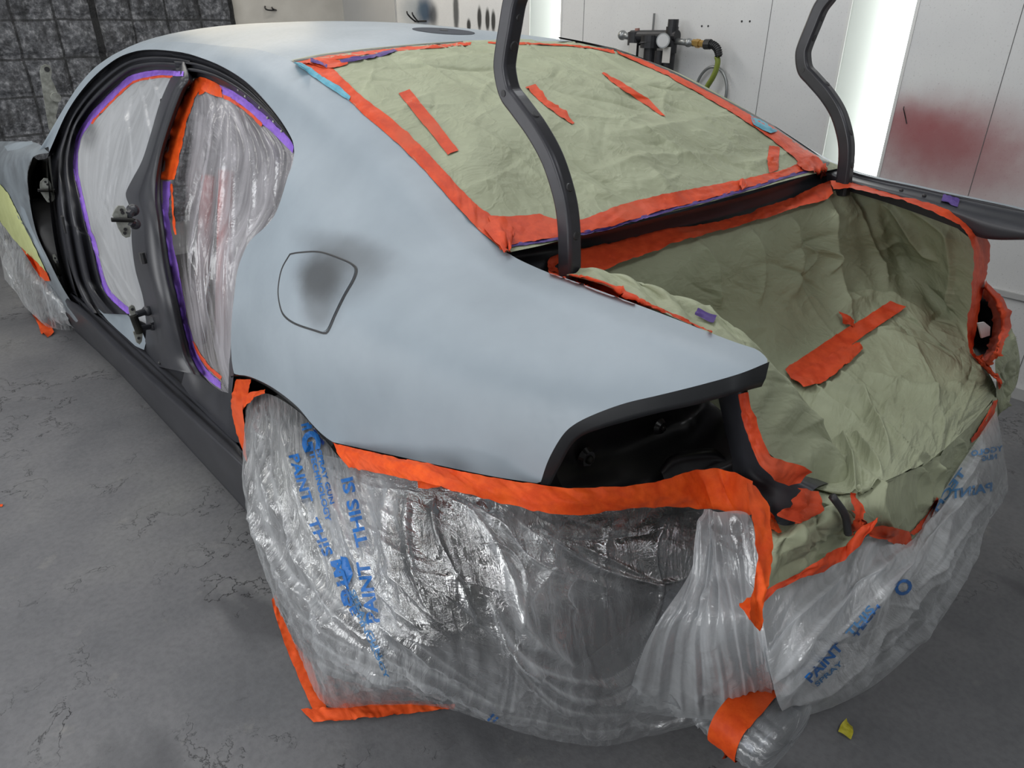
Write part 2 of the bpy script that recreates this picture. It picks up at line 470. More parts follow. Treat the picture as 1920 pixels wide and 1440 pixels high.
def tape_mat(name, a, b, thin=None):
    m = mat(name, a, 0.55, 0, 0.22); q = NB(m); uv = q.coord(uv=True, scale=(1, 1, 1)); co = q.coord()
    n = q.noise(co, 26, 5, 0.65); n2 = q.noise(co, 6, 2)
    c = q.ramp(n, [(0.38, a), (0.62, b)])
    if thin: c = q.mix(q.ramp(n2, [(0.55, (0, 0, 0)), (0.7, (1, 1, 1))]), c, thin)
    q.l(c, q.b.inputs['Base Color'])
    mp = q.coord(uv=True, scale=(40, 260, 1)); crepe = q.noise(mp, 3, 3)
    q.l(q.bump(q.math('ADD', q.math('MULTIPLY', crepe, 0.15), q.noise(co, 55, 4)), 0.45, 0.003), q.b.inputs['Normal'])
    return m
m_orange = tape_mat('orange_tape', lin(204, 68, 20), lin(224, 86, 26), lin(208, 84, 44))
m_orange_flat = tape_mat('orange_tape_floor', lin(222, 80, 30), lin(238, 94, 40))
m_orange_thin = tape_mat('orange_tape_on_paper', lin(200, 74, 46), lin(214, 88, 58))
m_orange_dk = tape_mat('deep_orange_tape', lin(186, 62, 32), lin(206, 76, 40), lin(194, 80, 50))
m_purple = tape_mat('purple_tape', lin(128, 92, 190), lin(150, 112, 208))
m_purple_dk = tape_mat('dark_purple_tape', lin(70, 54, 110), lin(88, 68, 130))
m_blue_t = tape_mat('light_blue_tape', lin(76, 138, 158), lin(100, 160, 178))

def film_mat(name, op0=0.25, op1=0.8, streak=(6, 1.2, 1), tint=(0.74, 0.76, 0.78), sc=7, rough=0.2, bumpd=0.004, gloss=.10, crinkle=1.0):
    m = bpy.data.materials.new(name); m.use_nodes = True; q = NB(m); t = m.node_tree; t.nodes.remove(q.b)
    out = [x for x in t.nodes if x.type == 'OUTPUT_MATERIAL'][0]
    uv = q.coord(uv=True, scale=streak); uv2 = q.coord(uv=True)
    n = q.noise(uv, sc, 5, 0.55, 0.5); big = q.noise(uv2, 3.0, 3, 0.5)
    n3 = q.noise(uv2, 22, 5, .6, 1.5); rid = q.math('ABSOLUTE', q.math('SUBTRACT', n3, .5))
    h = q.math('ADD', q.math('MULTIPLY', n, 1.6), q.math('MULTIPLY', q.math('SUBTRACT', .5, rid), crinkle))
    nrm = q.bump(h, 1.0, bumpd)
    at = q.n('ShaderNodeAttribute', attribute_name='layers')
    fac = q.ramp(q.math('ADD', q.math('MULTIPLY', n, 0.6), q.math('MULTIPLY', big, 0.4)), [(0.40, (op0,) * 3), (0.62, (op1,) * 3)])
    lw = q.n('ShaderNodeLayerWeight'); lw.inputs['Blend'].default_value = 0.3; q.l(nrm, lw.inputs['Normal'])
    fac = q.math('ADD', q.math('ADD', fac, q.math('MULTIPLY', lw.outputs['Facing'], 0.30)), at.outputs['Fac'])
    fac = q.math('MAXIMUM', q.math('MINIMUM', fac, 0.93), .05)
    tr = q.n('ShaderNodeBsdfTransparent'); tr.inputs[0].default_value = (0.93, 0.94, 0.95, 1)
    df = q.n('ShaderNodeBsdfDiffuse'); df.inputs[0].default_value = (*tint, 1); q.l(nrm, df.inputs['Normal'])
    tl = q.n('ShaderNodeBsdfTranslucent'); tl.inputs[0].default_value = (*tint, 1); q.l(nrm, tl.inputs['Normal'])
    gl = q.n('ShaderNodeBsdfGlossy'); gl.inputs['Roughness'].default_value = rough; gl.inputs[0].default_value = (1, 1, 1, 1); q.l(nrm, gl.inputs['Normal'])
    a = q.n('ShaderNodeMixShader'); a.inputs[0].default_value = 0.5; q.l(df.outputs[0], a.inputs[1]); q.l(tl.outputs[0], a.inputs[2])
    b = q.n('ShaderNodeMixShader'); q.l(fac, b.inputs[0]); q.l(tr.outputs[0], b.inputs[1]); q.l(a.outputs[0], b.inputs[2])
    c = q.n('ShaderNodeMixShader'); c.inputs[0].default_value = gloss; q.l(b.outputs[0], c.inputs[1]); q.l(gl.outputs[0], c.inputs[2])
    q.l(c.outputs[0], out.inputs[0])
    return m
m_film = film_mat('clear_film', 0.06, 0.36, (5, 1.0, 1), gloss=.24, rough=.09, bumpd=.006)
m_film_white = film_mat('milky_film', 0.46, 0.78, (4, .8, 1), gloss=.10)
m_film_door = film_mat('door_film', 0.58, 0.85, (9, 0.6, 1), sc=2, tint=(.66, .68, .71), gloss=.05, crinkle=.3)
m_film_rdoor = film_mat('rear_door_film', 0.14, 0.72, (9, 0.6, 1), sc=2.4, tint=(.68, .66, .70), gloss=.08, crinkle=.6)
m_ink = mat('blue_ink', lin(20, 95, 165), 0.4)
m_ink_dim = mat('blue_ink_faded', lin(60, 110, 155), 0.5)
# ================================================================= BODY_SECTION
# ================================================================= ROOM
def floor_mat():
    m = mat('concrete_floor', lin(100, 101, 103), 0.75, 0, 0.35); q = NB(m); co = q.coord()
    n1 = q.noise(co, 1.6, 6, 0.6); n2 = q.noise(co, 9, 6, 0.65); n3 = q.noise(co, 60, 3)
    st = q.coord(scale=(1.0, .45, 1)); stain = q.noise(st, 2.4, 3, 0.5, 0.6)
    c = q.ramp(n1, [(0.3, lin(94, 95, 98)), (0.5, lin(112, 112, 114)), (0.72, lin(127, 127, 126))])
    c = q.mix(q.ramp(stain, [(0.60, (0, 0, 0)), (0.67, (.75, .75, .75))]), c, lin(80, 80, 83))
    c = q.mix(q.ramp(n2, [(0.62, (0, 0, 0)), (0.75, (.4, .4, .4))]), c, lin(146, 144, 138))
    c = q.mix(q.ramp(n3, [(0.3, (.25, .25, .25)), (0.6, (0, 0, 0))]), c, lin(70, 70, 72))
    # peeling skin: contour of a noise makes short flaky edges, only in places
    w = q.noise(co, 6.5, 7, 0.62, 0.3); gate = q.ramp(q.noise(co, 1.9, 2), [(0.47, (0, 0, 0)), (0.6, (1, 1, 1))])
    line = q.math('ABSOLUTE', q.math('SUBTRACT', w, 0.56)); cr = q.ramp(line, [(0.0, (1, 1, 1)), (0.010, (0, 0, 0))])
    crk = q.math('MULTIPLY', cr, gate); c = q.mix(q.math('MULTIPLY', crk, .95), c, lin(42, 42, 43))
    q.l(c, q.b.inputs['Base Color'])
    step = q.ramp(w, [(0.555, (0, 0, 0)), (0.565, (1, 1, 1))])
    h = q.math('ADD', q.math('MULTIPLY', q.math('MULTIPLY', step, gate), 1.2), q.math('ADD', q.math('MULTIPLY', n2, .7), q.math('MULTIPLY', n3, .15)))
    q.l(q.bump(h, 0.6, 0.008), q.b.inputs['Normal'])
    return m
def box_obj(name, lo, hi, m, kind='structure', **k):
    b = MB(); lo = np.array(lo, float); hi = np.array(hi, float); b.box((lo + hi) / 2, hi - lo); o = b.build(name, m, **k)
    if kind: o['kind'] = kind
    return o
XW, YB, XL, YF, ZC = 2.05, 6.12, -3.6, -3.0, 3.25
V = []; nx, ny = 2, 2
fl = box_obj('floor', (XL, YF, -.1), (XW + .2, YB + .2, 0), floor_mat())
m_ceil = mat('ceiling_panel', lin(205, 206, 206), .8)
box_obj('ceiling', (XL, YF, ZC), (XW + .2, YB + .2, ZC + .1), m_ceil)

def wall_mat():
    m = mat('white_booth_panel', lin(186, 187, 187), .5, 0, .4); q = NB(m); co = q.coord()
    n = q.noise(co, 2.2, 5); n2 = q.noise(co, 120, 3); n3 = q.noise(co, 14, 5)
    c = q.ramp(n, [(0.3, lin(208, 208, 208)), (0.7, lin(221, 221, 219))])
    c = q.mix(q.ramp(n2, [(0.28, (.3, .3, .3)), (0.4, (0, 0, 0))]), c, lin(120, 118, 116))
    # red overspray cloud by the rear lamp
    a = hit(1760, 262, 'x', XW); b = q.blob(co, tuple(a), (.4, .60, .26), 0.95, n3, .25)
    c = q.mix(q.math('MULTIPLY', b, .8), c, lin(146, 58, 62))
    a = hit(1700, 225, 'x', XW); b = q.blob(co, tuple(a), (.4, .36, .12), 0.95, n3, .3); c = q.mix(q.math('MULTIPLY', b, .55), c, lin(150, 60, 64))
    a = hit(1800, 330, 'x', XW); b = q.blob(co, tuple(a), (.4, .62, .24), 0.95, n3, .3); c = q.mix(q.math('MULTIPLY', b, .45), c, lin(150, 76, 78))
    # blue and black overspray marks beyond the roof
    for (px, py, ry, rz, colr, am, sf) in [(796, 22, .16, .17, lin(28, 56, 84), .95, .8), (775, 20, .30, .20, lin(90, 112, 128), .5, .95), (812, 30, .09, .12, lin(30, 36, 46), .8, .8),
                                       (855, 22, .045, .19, lin(60, 62, 64), .9, .6), (879, 48, .03, .055, lin(30, 30, 30), .95, .5), (899, 35, .03, .10, lin(32, 32, 33), .95, .5),
                                       (914, 37, .03, .09, lin(36, 36, 37), .95, .5), (925, 40, .03, .085, lin(36, 36, 37), .95, .5)]:
        a = hit(px, py, 'x', XW); b = q.blob(co, tuple(a), (.4, ry, rz), sf, n3, .25); c = q.mix(q.math('MULTIPLY', b, am), c, colr)
    q.l(c, q.b.inputs['Base Color']); q.l(q.bump(n2, .08, .001), q.b.inputs['Normal'])
    return m
m_wall = wall_mat()
m_wall2 = simple_noise_mat('grey_booth_panel', lin(176, 176, 175), lin(184, 184, 183), 3, .6)
m_beige = simple_noise_mat('warm_white_panel', lin(186, 183, 176), lin(200, 197, 190), 5, .6)
m_seam = mat('panel_gap', lin(96, 96, 96), .7); m_hole = mat('screw_hole', (.02, .02, .02), .7)
# fluorescent niches in the far wall
def yz(px, py): p = hit(px, py, 'x', XW); return p[1], p[2]
yA0, yA1 = yz(1054.5, 0)[0], yz(992, 0)[0]
yB0, yB1 = yz(1725.7, 0)[0], yz(1595.3, 0)[0]
LZ0, LZ1 = .75, 2.45
print('lamps', yA0, yA1, yB0, yB1)
def wall_piece(name, y0, y1, z0, z1, m=None, kind='structure'):
    return box_obj(name, (XW, y0, z0), (XW + .06, y1, z1), m or m_wall, kind)
w = MB()
for (y0, y1, z0, z1) in [(YF, yB0, 0, ZC), (yB0, yB1, 0, LZ0), (yB0, yB1, LZ1, ZC), (yB1, yA0, 0, ZC), (yA0, yA1, 0, LZ0), (yA0, yA1, LZ1, ZC), (yA1, YB, 0, ZC)]:
    lo = np.array([XW, y0, z0]); hi = np.array([XW + .06, y1, z1]); w.box((lo + hi) / 2, hi - lo)
w.build('wall_right', m_wall)['kind'] = 'structure'
# grey and white panel change, seams
ySeam = [yz(1449, 0)[0], yz(742, 0)[0], yz(1096, 0)[0], yz(1905, 60)[0], .62]
for i, y in enumerate(ySeam):
    b = MB(); b.box((XW - .0005, y, 1.6), (.002, .0022, 3.2)); o = b.build('trim_%d' % (i + 1), m_seam); o['kind'] = 'structure'
box_obj('trim_6', (XW - .006, yz(742, 0)[0] + .01, .02), (XW - .001, YB, 3.2), m_wall2)
m_nic = mat('niche_white', lin(216, 220, 216), .5)
# wall ledge and floor strip by the right edge of the picture
z1_ = hit(1890, 551, 'x', XW)[2]
box_obj('trim_7', (XW - .012, YF, z1_ - .012), (XW, 2.6, z1_ + .012), m_wall2)
box_obj('baseboard_right', (XW - .02, YF, 0), (XW, YB, .05), m_wall2)
def lamp(y0, y1, label):
    e = empty('wall_lamp', (XW + .1, (y0 + y1) / 2, LZ0), label, 'wall light')
    D = .17; wy = y1 - y0
    o = MB(); a = (XW + .001); yl, yr = y1 - .001, y0 + .001; q0, q1 = y0 + wy * .27, y1 - wy * .33
    def quad(p): 
        vs = [o.bm.verts.new(x) for x in p]; o.bm.faces.new(vs)
    quad([(a, yl, LZ0), (a, yl, LZ1), (a + D, q1, LZ1), (a + D, q1, LZ0)])
    quad([(a, yr, LZ0), (a, yr, LZ1), (a + D, q0, LZ1), (a + D, q0, LZ0)])
    quad([(a, yl, LZ0), (a, yr, LZ0), (a + D, q0, LZ0), (a + D, q1, LZ0)])
    quad([(a, yl, LZ1), (a, yr, LZ1), (a + D, q0, LZ1), (a + D, q1, LZ1)])
    o.build('reflector', m_nic, e, sm=False)
    f = MB()
    for yy in (y0 + .004, y1 - .004): f.box((XW + .0, yy, (LZ0 + LZ1) / 2), (.006, .012, LZ1 - LZ0))
    for zz in (LZ0 + .006, LZ1 - .006): f.box((XW + .0, (y0 + y1) / 2, zz), (.006, wy, .012))
    f.build('bezel', mat('lamp_bezel', lin(215, 215, 212), .4), e)
    m = bpy.data.materials.new('fluorescent_lens'); m.use_nodes = True; t = m.node_tree; t.nodes.remove(t.nodes['Principled BSDF'])
    em = t.nodes.new('ShaderNodeEmission'); em.inputs[0].default_value = (.96, 1.0, .97, 1); em.inputs[1].default_value = 4.6
    t.links.new(em.outputs[0], [x for x in t.nodes if x.type == 'OUTPUT_MATERIAL'][0].inputs[0])
    l = MB(); l.box((a + D - .01, (q0 + q1) / 2, (LZ0 + LZ1) / 2), (.012, q1 - q0, LZ1 - LZ0 - .01)); l.build('lamp_diffuser', m, e)
lamp(yA0, yA1, 'tall upright wall light just left of the far end of the rear window')
lamp(yB0, yB1, 'tall glowing wall light behind the far boot hinge arm, beside red overspray')

# back wall: quilted foil blanket on the left, pale panel on the right
xI = hit(431, 0, 'y', YB)[0]; xI2 = hit(438, 48, 'y', YB)[0]
print('insul edge', xI, xI2)
box_obj('wall_back', (XL, YB, 0), (XW + .06, YB + .08, ZC), m_beige)
def quilt_mat():
    m = mat('foil_blanket', lin(70, 72, 76), .40, .3, .6); q = NB(m); co = q.coord()
    n = q.noise(co, 30, 7, .7); n2 = q.noise(q.coord(scale=(1, 1, .3)), 14, 5, .7)
    c = q.ramp(n, [(.36, lin(52, 54, 58)), (.52, lin(98, 100, 105)), (.68, lin(156, 158, 162))])
    c = q.mix(q.ramp(n2, [(.5, (0, 0, 0)), (.62, (.8, .8, .8))]), c, lin(46, 47, 50))
    sp = q.n('ShaderNodeSeparateXYZ'); wob = q.noise(co, 4, 2)
    q.l(co, sp.inputs[0])
    def grid(o, off, p, w, am):
        v = q.math('ADD', q.math('SUBTRACT', o, off), q.math('MULTIPLY', wob, .03)); f = q.math('FRACT', q.math('DIVIDE', v, p)); d = q.math('ABSOLUTE', q.math('SUBTRACT', f, .5))
        return q.math('MULTIPLY', q.math('GREATER_THAN', d, .5 - w), am)
    g = q.math('MAXIMUM', q.math('MAXIMUM', grid(sp.outputs[0], xI, .245, .035, .75), grid(sp.outputs[2], .06, .235, .03, .75)), grid(sp.outputs[0], xI, .98, .022, 1.0))
    c = q.mix(g, c, lin(24, 25, 27))
    q.l(c, q.b.inputs['Base Color']); q.l(q.bump(n, .8, .02), q.b.inputs['Normal'])
    return m
W_, H_ = (xI + .012) - XL, 3.2
nu, nv = 300, 190
X, Z = np.meshgrid(np.linspace(XL, xI + .012, nu), np.linspace(.0, H_, nv))
px_ = .245; ph = (X - xI) / px_; pz = (Z - .06) / .235
puff = np.clip(np.abs(np.sin(np.pi * ph)), 0, 1) ** .35 * np.clip(np.abs(np.sin(np.pi * pz)), 0, 1) ** .35
UVq = np.stack([X - XL, Z], -1)
Y = YB - .02 - .035 * puff - (vnoise(X * 9, Z * 9, 3) + vnoise(X * 25, Z * 22, 4) * .6) * .03 - .02 * (np.abs(((X - xI) / .98) % 1 - .5) > .48)
Y[:, -1] = YB - .001
q_ = mesh_obj('insulation_blanket', np.stack([X, Y, Z], -1).reshape(-1, 3), grid_faces(nv, nu), quilt_mat(), sm=True)
tag(q_, 'dark quilted foil insulation blanket covering the back wall', 'insulation blanket')
box_obj('wall_left', (XL - .08, YF, 0), (XL, YB, ZC), m_ceil)
box_obj('wall_front', (XL, YF - .08, 0), (XW, YF, ZC), m_ceil)

# hooks on the wall
m_hook = mat('dark_wire', lin(52, 52, 54), .4, .6)
def hook(pts, lab):
    b = MB()
    for p in pts: b.tube(resamp(np.array(p), 16), .006, 8)
    return tag(b.build('wall_hook', m_hook, sm=True), lab, 'hook')
h0 = hit(505, 17, 'y', YB - .0)
def hb(px, py, d=0.0): p = hit(px, py, 'y', YB - d); return p
hook([[hb(497, 12, .0), hb(497, 15, .03), hb(500, 18, .07), hb(508, 19.5, .05), hb(514, 19, .02), hb(518, 19, .0)], [hb(510, 14, .0), hb(512, 17, .04), hb(518, 19, .0)]], 'small dark double hook on the pale back panel above the roof')
def hx(px, py, d=0.0): return hit(px, py, 'x', XW - d)
hook([[hx(763, 22, .07), hx(764, 26, .08), hx(770, 33, .05), hx(778, 40, .0)], [hx(773, 24, .07), hx(774, 28, .08), hx(779, 35, .05), hx(784, 41, .0)], [hx(778, 40, .0), hx(800, 39.5, .0)]], 'dark double hook on the far wall beside the blue overspray')

# air filter and regulator on the far wall
air = empty('air_filter_regulator', tuple(hx(1240, 100)), 'black compressed-air filter and regulator bank on the far wall', 'air regulator')
m_blk = simple_noise_mat('black_cast_metal', lin(26, 26, 30), lin(40, 40, 44), 30, .45)
m_galv = mat('galvanised_pipe', lin(150, 152, 152), .35, .7); m_brass = mat('brass', lin(196, 158, 92), .3, .9)
m_lab = mat('white_sticker', lin(190, 188, 184), .6); m_face = mat('gauge_face', lin(200, 200, 200), .4)
D_ = .09
def cx(px, py, d=D_): return hit(px, py, 'x', XW - d)
b = MB(); 
def cylpx(b, x, y0, y1, wpx, d=D_, **k):
    a0 = cx(x, y0, d); a1 = a0.copy(); a1[2] = cx(x, y1, d)[2]; r = wpx / 2 * np.linalg.norm(a0 - CAM) / FPX * .97
    b.cyl(a1, a0, r, **k); return a0, r
cylpx(b, 1191, 60, 85, 24); cylpx(b, 1189, 84, 122, 17); b.build('filter_bowl', m_blk, air)
b = MB(); cylpx(b, 1222, 66, 90, 36); cylpx(b, 1220, 88, 150, 22); 
a0 = cx(1219, 62); b.cyl(cx(1219, 80), cx(1219, 62), .062, .015, 20); b.build('filter_housing', m_blk, air)
b = MB(); cylpx(b, 1263, 36, 62, 18); cylpx(b, 1261, 50, 100, 21); cylpx(b, 1256, 88, 160, 20); b.build('regulator', m_blk, air)
b = MB(); cylpx(b, 1238, 95, 150, 18, .11); b.build('coalescing_bowl', m_blk, air)
b = MB(); b.cyl(cx(1184, 68), cx(1270, 68), .03, n=16)
for x in (1190, 1212, 1232, 1245): b.cyl(cx(x, 66), cx(x, 57), .006, n=8)
b.build('manifold_bar', m_blk, air)
b = MB(); b.cyl(cx(1164, 66), cx(1186, 69), .018, n=14); b.ball(cx(1167, 66), .026); b.build('inlet_pipe', m_galv, air, sm=True)
b = MB(); b.cyl(cx(1265, 77), cx(1300, 81), .016, n=14); b.ball(cx(1291, 80), .022); b.build('galvanised_pipe', m_galv, air, sm=True)
b = MB(); b.cyl(cx(1299, 80), cx(1322, 83), .017, n=6); b.cyl(cx(1305, 81), cx(1312, 82), .021, n=6); b.build('brass_coupler', m_brass, air)
b = MB(); gC = cx(1245, 76, .15); nrm = (CAM - gC); nrm[2] = 0; nrm /= np.linalg.norm(nrm); nrm = nrm * .6 + np.array([-1, 0, 0]) * .4; nrm /= np.linalg.norm(nrm)
b.cyl(gC, gC + nrm * .02, .036, n=28); gg = b.build('pressure_gauge', m_galv, air)
b = MB(); b.cyl(gC + nrm * .0205, gC + nrm * .0215, .030, n=28); gf = b.build('dial', m_face, gg)
for (x, y, w_, h_, d_) in [(1189, 93, 13, 20, .125), (1252, 103, 13, 24, .125)]:
    p = cx(x, y, d_); s_ = np.linalg.norm(p - CAM) / FPX; b = MB(); b.box(p + np.array([-.012, 0, 0]), (.003, w_ * s_ * 1.2, h_ * s_)); b.build('sticker', m_lab, air)
b = MB(); b.cyl(cx(1195, 62), cx(1195, 53), .013, n=10); b.build('relief_button', mat('dull_red_cap', lin(150, 110, 100), .6), air)
b = MB(); p = cx(1225, 48, .02); b.box(p, (.004, .012, .12)); b.build('bracket_tab', m_galv, air)
# hose
hose = empty('air_hose', tuple(hx(1340, 120)), 'green air hose with black strain relief hanging from the regulator', 'hose')
m_hose = mat('green_hose', lin(118, 130, 48), .5)
b = MB(); b.tube(resamp([cx(1344, 106, .10), cx(1346, 115, .10), cx(1343, 130, .10), cx(1336, 146, .10), cx(1325, 164, .09), cx(1315, 185, .08)], 30), .0135, 12); b.build('hose', m_hose, hose, sm=True)
b = MB(); pr = resamp([cx(1322, 83, .10), cx(1336, 84, .10), cx(1345, 92, .10), cx(1348, 106, .10)], 40); b.tube(pr[:12], .024, 12)
b.tube(pr[10:], .016, 12)
for i in range(12, 40, 3): b.cyl(pr[i], pr[i] + (pr[min(i + 1, 39)] - pr[i]) * 1.2, .020, n=12)
b.build('strain_relief', m_plug, hose, sm=False)
b = MB(); cc = cx(1333, 172, .03); b.tube([cc + np.array([0, math.cos(t) * .095, math.sin(t) * .12]) for t in np.linspace(0, 6.28, 40, endpoint=False)], .008, 8, closed=True)
tag(b.build('wall_ring', m_galv, sm=True), 'thin grey wire ring on the far wall behind the green hose', 'ring')
# screw holes and blemishes on the wall
b = MB()
for x, y in [(1316, 49), (1328, 49), (1391, 40), (1406, 40), (1506, 98)]:
    p = hx(x, y); b.cyl(p, p + np.array([-.002, 0, 0]), .005, n=8)
tag(b.build('trim_8', m_hole), kind='structure')
b = MB(); b.tube([hx(1695, 200, .01), hx(1694, 204, .02), hx(1698, 222, .003), hx(1700, 232, .003)], .002, 6); tag(b.build('wall_nail', m_hook), 'thin bent nail with a run mark beside the red overspray', 'nail')
# ---------------------------------------------------------------- the body surface (stations along y, 11 section points to the centre line, mirrored)
ST = {  # y : [(x, z) * 11]
 0.30: [(-.66, .2), (-.69, .45), (-.70, .66), (-.70, .82), (-.69, .93), (-.68, .98), (-.66, 1.015), (-.635, 1.042), (-.60, 1.058), (-.30, 1.075), (0, 1.08)],
 0.50: [(-.76, .2), (-.79, .45), (-.80, .67), (-.80, .83), (-.785, .935), (-.765, .99), (-.73, 1.028), (-.68, 1.055), (-.61, 1.073), (-.30, 1.085), (0, 1.09)],
 0.70: [(-.82, .2), (-.86, .45), (-.87, .68), (-.868, .83), (-.85, .94), (-.82, .998), (-.765, 1.038), (-.695, 1.066), (-.615, 1.083), (-.30, 1.095), (0, 1.10)],
 0.95: [(-.86, .2), (-.91, .45), (-.92, .68), (-.915, .83), (-.89, .955), (-.845, 1.015), (-.785, 1.055), (-.71, 1.085), (-.63, 1.105), (-.32, 1.12), (0, 1.125)],
 1.20: [(-.88, .2), (-.93, .45), (-.94, .68), (-.93, .84), (-.90, .955), (-.855, 1.03), (-.785, 1.097), (-.705, 1.157), (-.62, 1.207), (-.32, 1.226), (0, 1.232)],
 1.50: [(-.89, .2), (-.93, .45), (-.94, .68), (-.93, .84), (-.895, .955), (-.848, 1.042), (-.775, 1.147), (-.69, 1.24), (-.605, 1.314), (-.31, 1.335), (0, 1.342)],
 1.84: [(-.89, .2), (-.92, .45), (-.925, .68), (-.915, .83), (-.885, .95), (-.832, 1.056), (-.762, 1.18), (-.678, 1.298), (-.59, 1.385), (-.31, 1.41), (0, 1.42)],
 2.30: [(-.89, .2), (-.915, .45), (-.92, .68), (-.91, .82), (-.88, .94), (-.83, 1.05), (-.755, 1.18), (-.67, 1.31), (-.565, 1.398), (-.31, 1.446), (0, 1.458)],
 2.75: [(-.89, .2), (-.915, .45), (-.92, .68), (-.91, .82), (-.88, .93), (-.83, 1.045), (-.755, 1.175), (-.67, 1.305), (-.57, 1.397), (-.32, 1.448), (0, 1.462)],
 3.10: [(-.89, .2), (-.915, .45), (-.92, .68), (-.91, .81), (-.88, .92), (-.83, 1.03), (-.76, 1.155), (-.68, 1.28), (-.595, 1.372), (-.34, 1.425), (0, 1.44)],
 3.45: [(-.89, .2), (-.915, .45), (-.92, .67), (-.91, .80), (-.88, .90), (-.84, .99), (-.785, 1.08), (-.725, 1.18), (-.655, 1.262), (-.36, 1.31), (0, 1.325)],
 3.80: [(-.89, .2), (-.915, .43), (-.925, .65), (-.915, .77), (-.89, .85), (-.87, .885), (-.85, .92), (-.835, .945), (-.81, .965), (-.42, 1.04), (0, 1.06)],
 4.10: [(-.89, .2), (-.92, .42), (-.935, .62), (-.925, .73), (-.90, .80), (-.885, .835), (-.865, .86), (-.84, .88), (-.81, .895), (-.42, .96), (0, .98)],
}
_ys = np.array(sorted(ST)); _cp = np.array([ST[y] for y in _ys])            # k x 11 x 2
_tgt = _cp.copy()
for _ in range(4):                                   # make the smoothing spline pass through the section points
    _e = _cp.copy(); _mx = _cp[:, 9] * np.array([-1, 1]); _nx = np.concatenate([_cp[:, 2:], _mx[:, None]], 1)
    _e[:, 1:] = .25 * _cp[:, 1:] + .75 * (_cp[:, :-1] + 4 * _cp[:, 1:] + _nx) / 6
    _cp = _cp + (_tgt - _e)
    _cp[:, 10, 0] = 0
def _slopes():
    m = np.zeros_like(_cp); h = np.diff(_ys)
    d = np.diff(_cp, axis=0) / h[:, None, None]
    m[0] = d[0]; m[-1] = d[-1]
    for i in range(1, len(_ys) - 1):
        m[i] = (d[i - 1] * h[i] + d[i] * h[i - 1]) / (h[i] + h[i - 1])
    return m
_sl = _slopes()
def loft(Y, S):
    """Y, S arrays (s 0..20 across the car) -> points"""
    Y = np.clip(np.asarray(Y, float), _ys[0], _ys[-1]); S = np.asarray(S, float)
    mir = S > 10; s = np.where(mir, 20 - S, S)
    i = np.clip(np.searchsorted(_ys, Y) - 1, 0, len(_ys) - 2); h = _ys[i + 1] - _ys[i]; t = (Y - _ys[i]) / h
    t2 = t * t; t3 = t2 * t
    def w(a): return a.reshape(a.shape + (1, 1))
    C = w(2 * t3 - 3 * t2 + 1) * _cp[i] + w((t3 - 2 * t2 + t) * h) * _sl[i] + w(-2 * t3 + 3 * t2) * _cp[i + 1] + w((t3 - t2) * h) * _sl[i + 1]
    # cubic B-spline-like smoothing across s (Catmull-Rom), mirrored past the centre
    mirp = C[..., 9:10, :] * np.array([-1, 1]); low = 2 * C[..., 0:1, :] - C[..., 1:2, :]
    E = np.concatenate([low, C, mirp], axis=-2)
    k = np.clip(np.floor(s).astype(int), 0, 9); f = (s - k)[..., None]
    g = lambda o: np.take_along_axis(E, (k + o)[..., None, None].repeat(2, -1), axis=-2)[..., 0, :]
    p0, p1, p2, p3 = g(0), g(1), g(2), g(3)
    # blend of Catmull-Rom and B-spline for smooth shading
    cr = 0.5 * ((2 * p1) + (-p0 + p2) * f + (2 * p0 - 5 * p1 + 4 * p2 - p3) * f ** 2 + (-p0 + 3 * p1 - 3 * p2 + p3) * f ** 3)
    bs = ((1 - f) ** 3 * p0 + (3 * f ** 3 - 6 * f ** 2 + 4) * p1 + (-3 * f ** 3 + 3 * f ** 2 + 3 * f + 1) * p2 + f ** 3 * p3) / 6
    q = 0.25 * cr + 0.75 * bs
    x = np.where(mir, -q[..., 0], q[..., 0])
    return np.stack([x, Y, q[..., 1]], -1)
NY, NS = 190, 241
_Yg, _Sg = np.meshgrid(np.linspace(0.30, 4.10, NY), np.linspace(0, 20, NS), indexing='ij')
_LG = loft(_Yg, _Sg)
_LN = np.cross(np.gradient(_LG, axis=0), np.gradient(_LG, axis=1)); _LN /= np.linalg.norm(_LN, axis=2, keepdims=True) + 1e-12
if _LN[NY // 2, NS // 2, 2] < 0: _LN = -_LN
_LF = []
for j in range(NY - 1):
    for i in range(NS - 1):
        a = j * NS + i; _LF.append((a, a + 1, a + NS)); _LF.append((a + 1, a + NS + 1, a + NS))
def loft_bvh(inset=0.0):
    V = (_LG - _LN * inset).reshape(-1, 3)
    return BVHTree.FromPolygons([tuple(v) for v in V], _LF), V
BV0, VV0 = loft_bvh(0)
_Yf = _Yg.reshape(-1); _Sf = _Sg.reshape(-1)
def px2ys(px, py):
    loc, nr, idx, dist = cast(BV0, px, py)
    if loc is None: return None
    a, b, c = _LF[idx]; A, B, C = VV0[a], VV0[b], VV0[c]
    v0, v1, v2 = B - A, C - A, loc - A
    d00, d01, d11, d20, d21 = v0 @ v0, v0 @ v1, v1 @ v1, v2 @ v0, v2 @ v1
    den = d00 * d11 - d01 * d01; v = (d11 * d20 - d01 * d21) / den; w = (d00 * d21 - d01 * d20) / den; u = 1 - v - w
    return (u * _Yf[a] + v * _Yf[b] + w * _Yf[c], u * _Sf[a] + v * _Sf[b] + w * _Sf[c])
SM = 0.14                                            # metres per unit of s, for even triangles
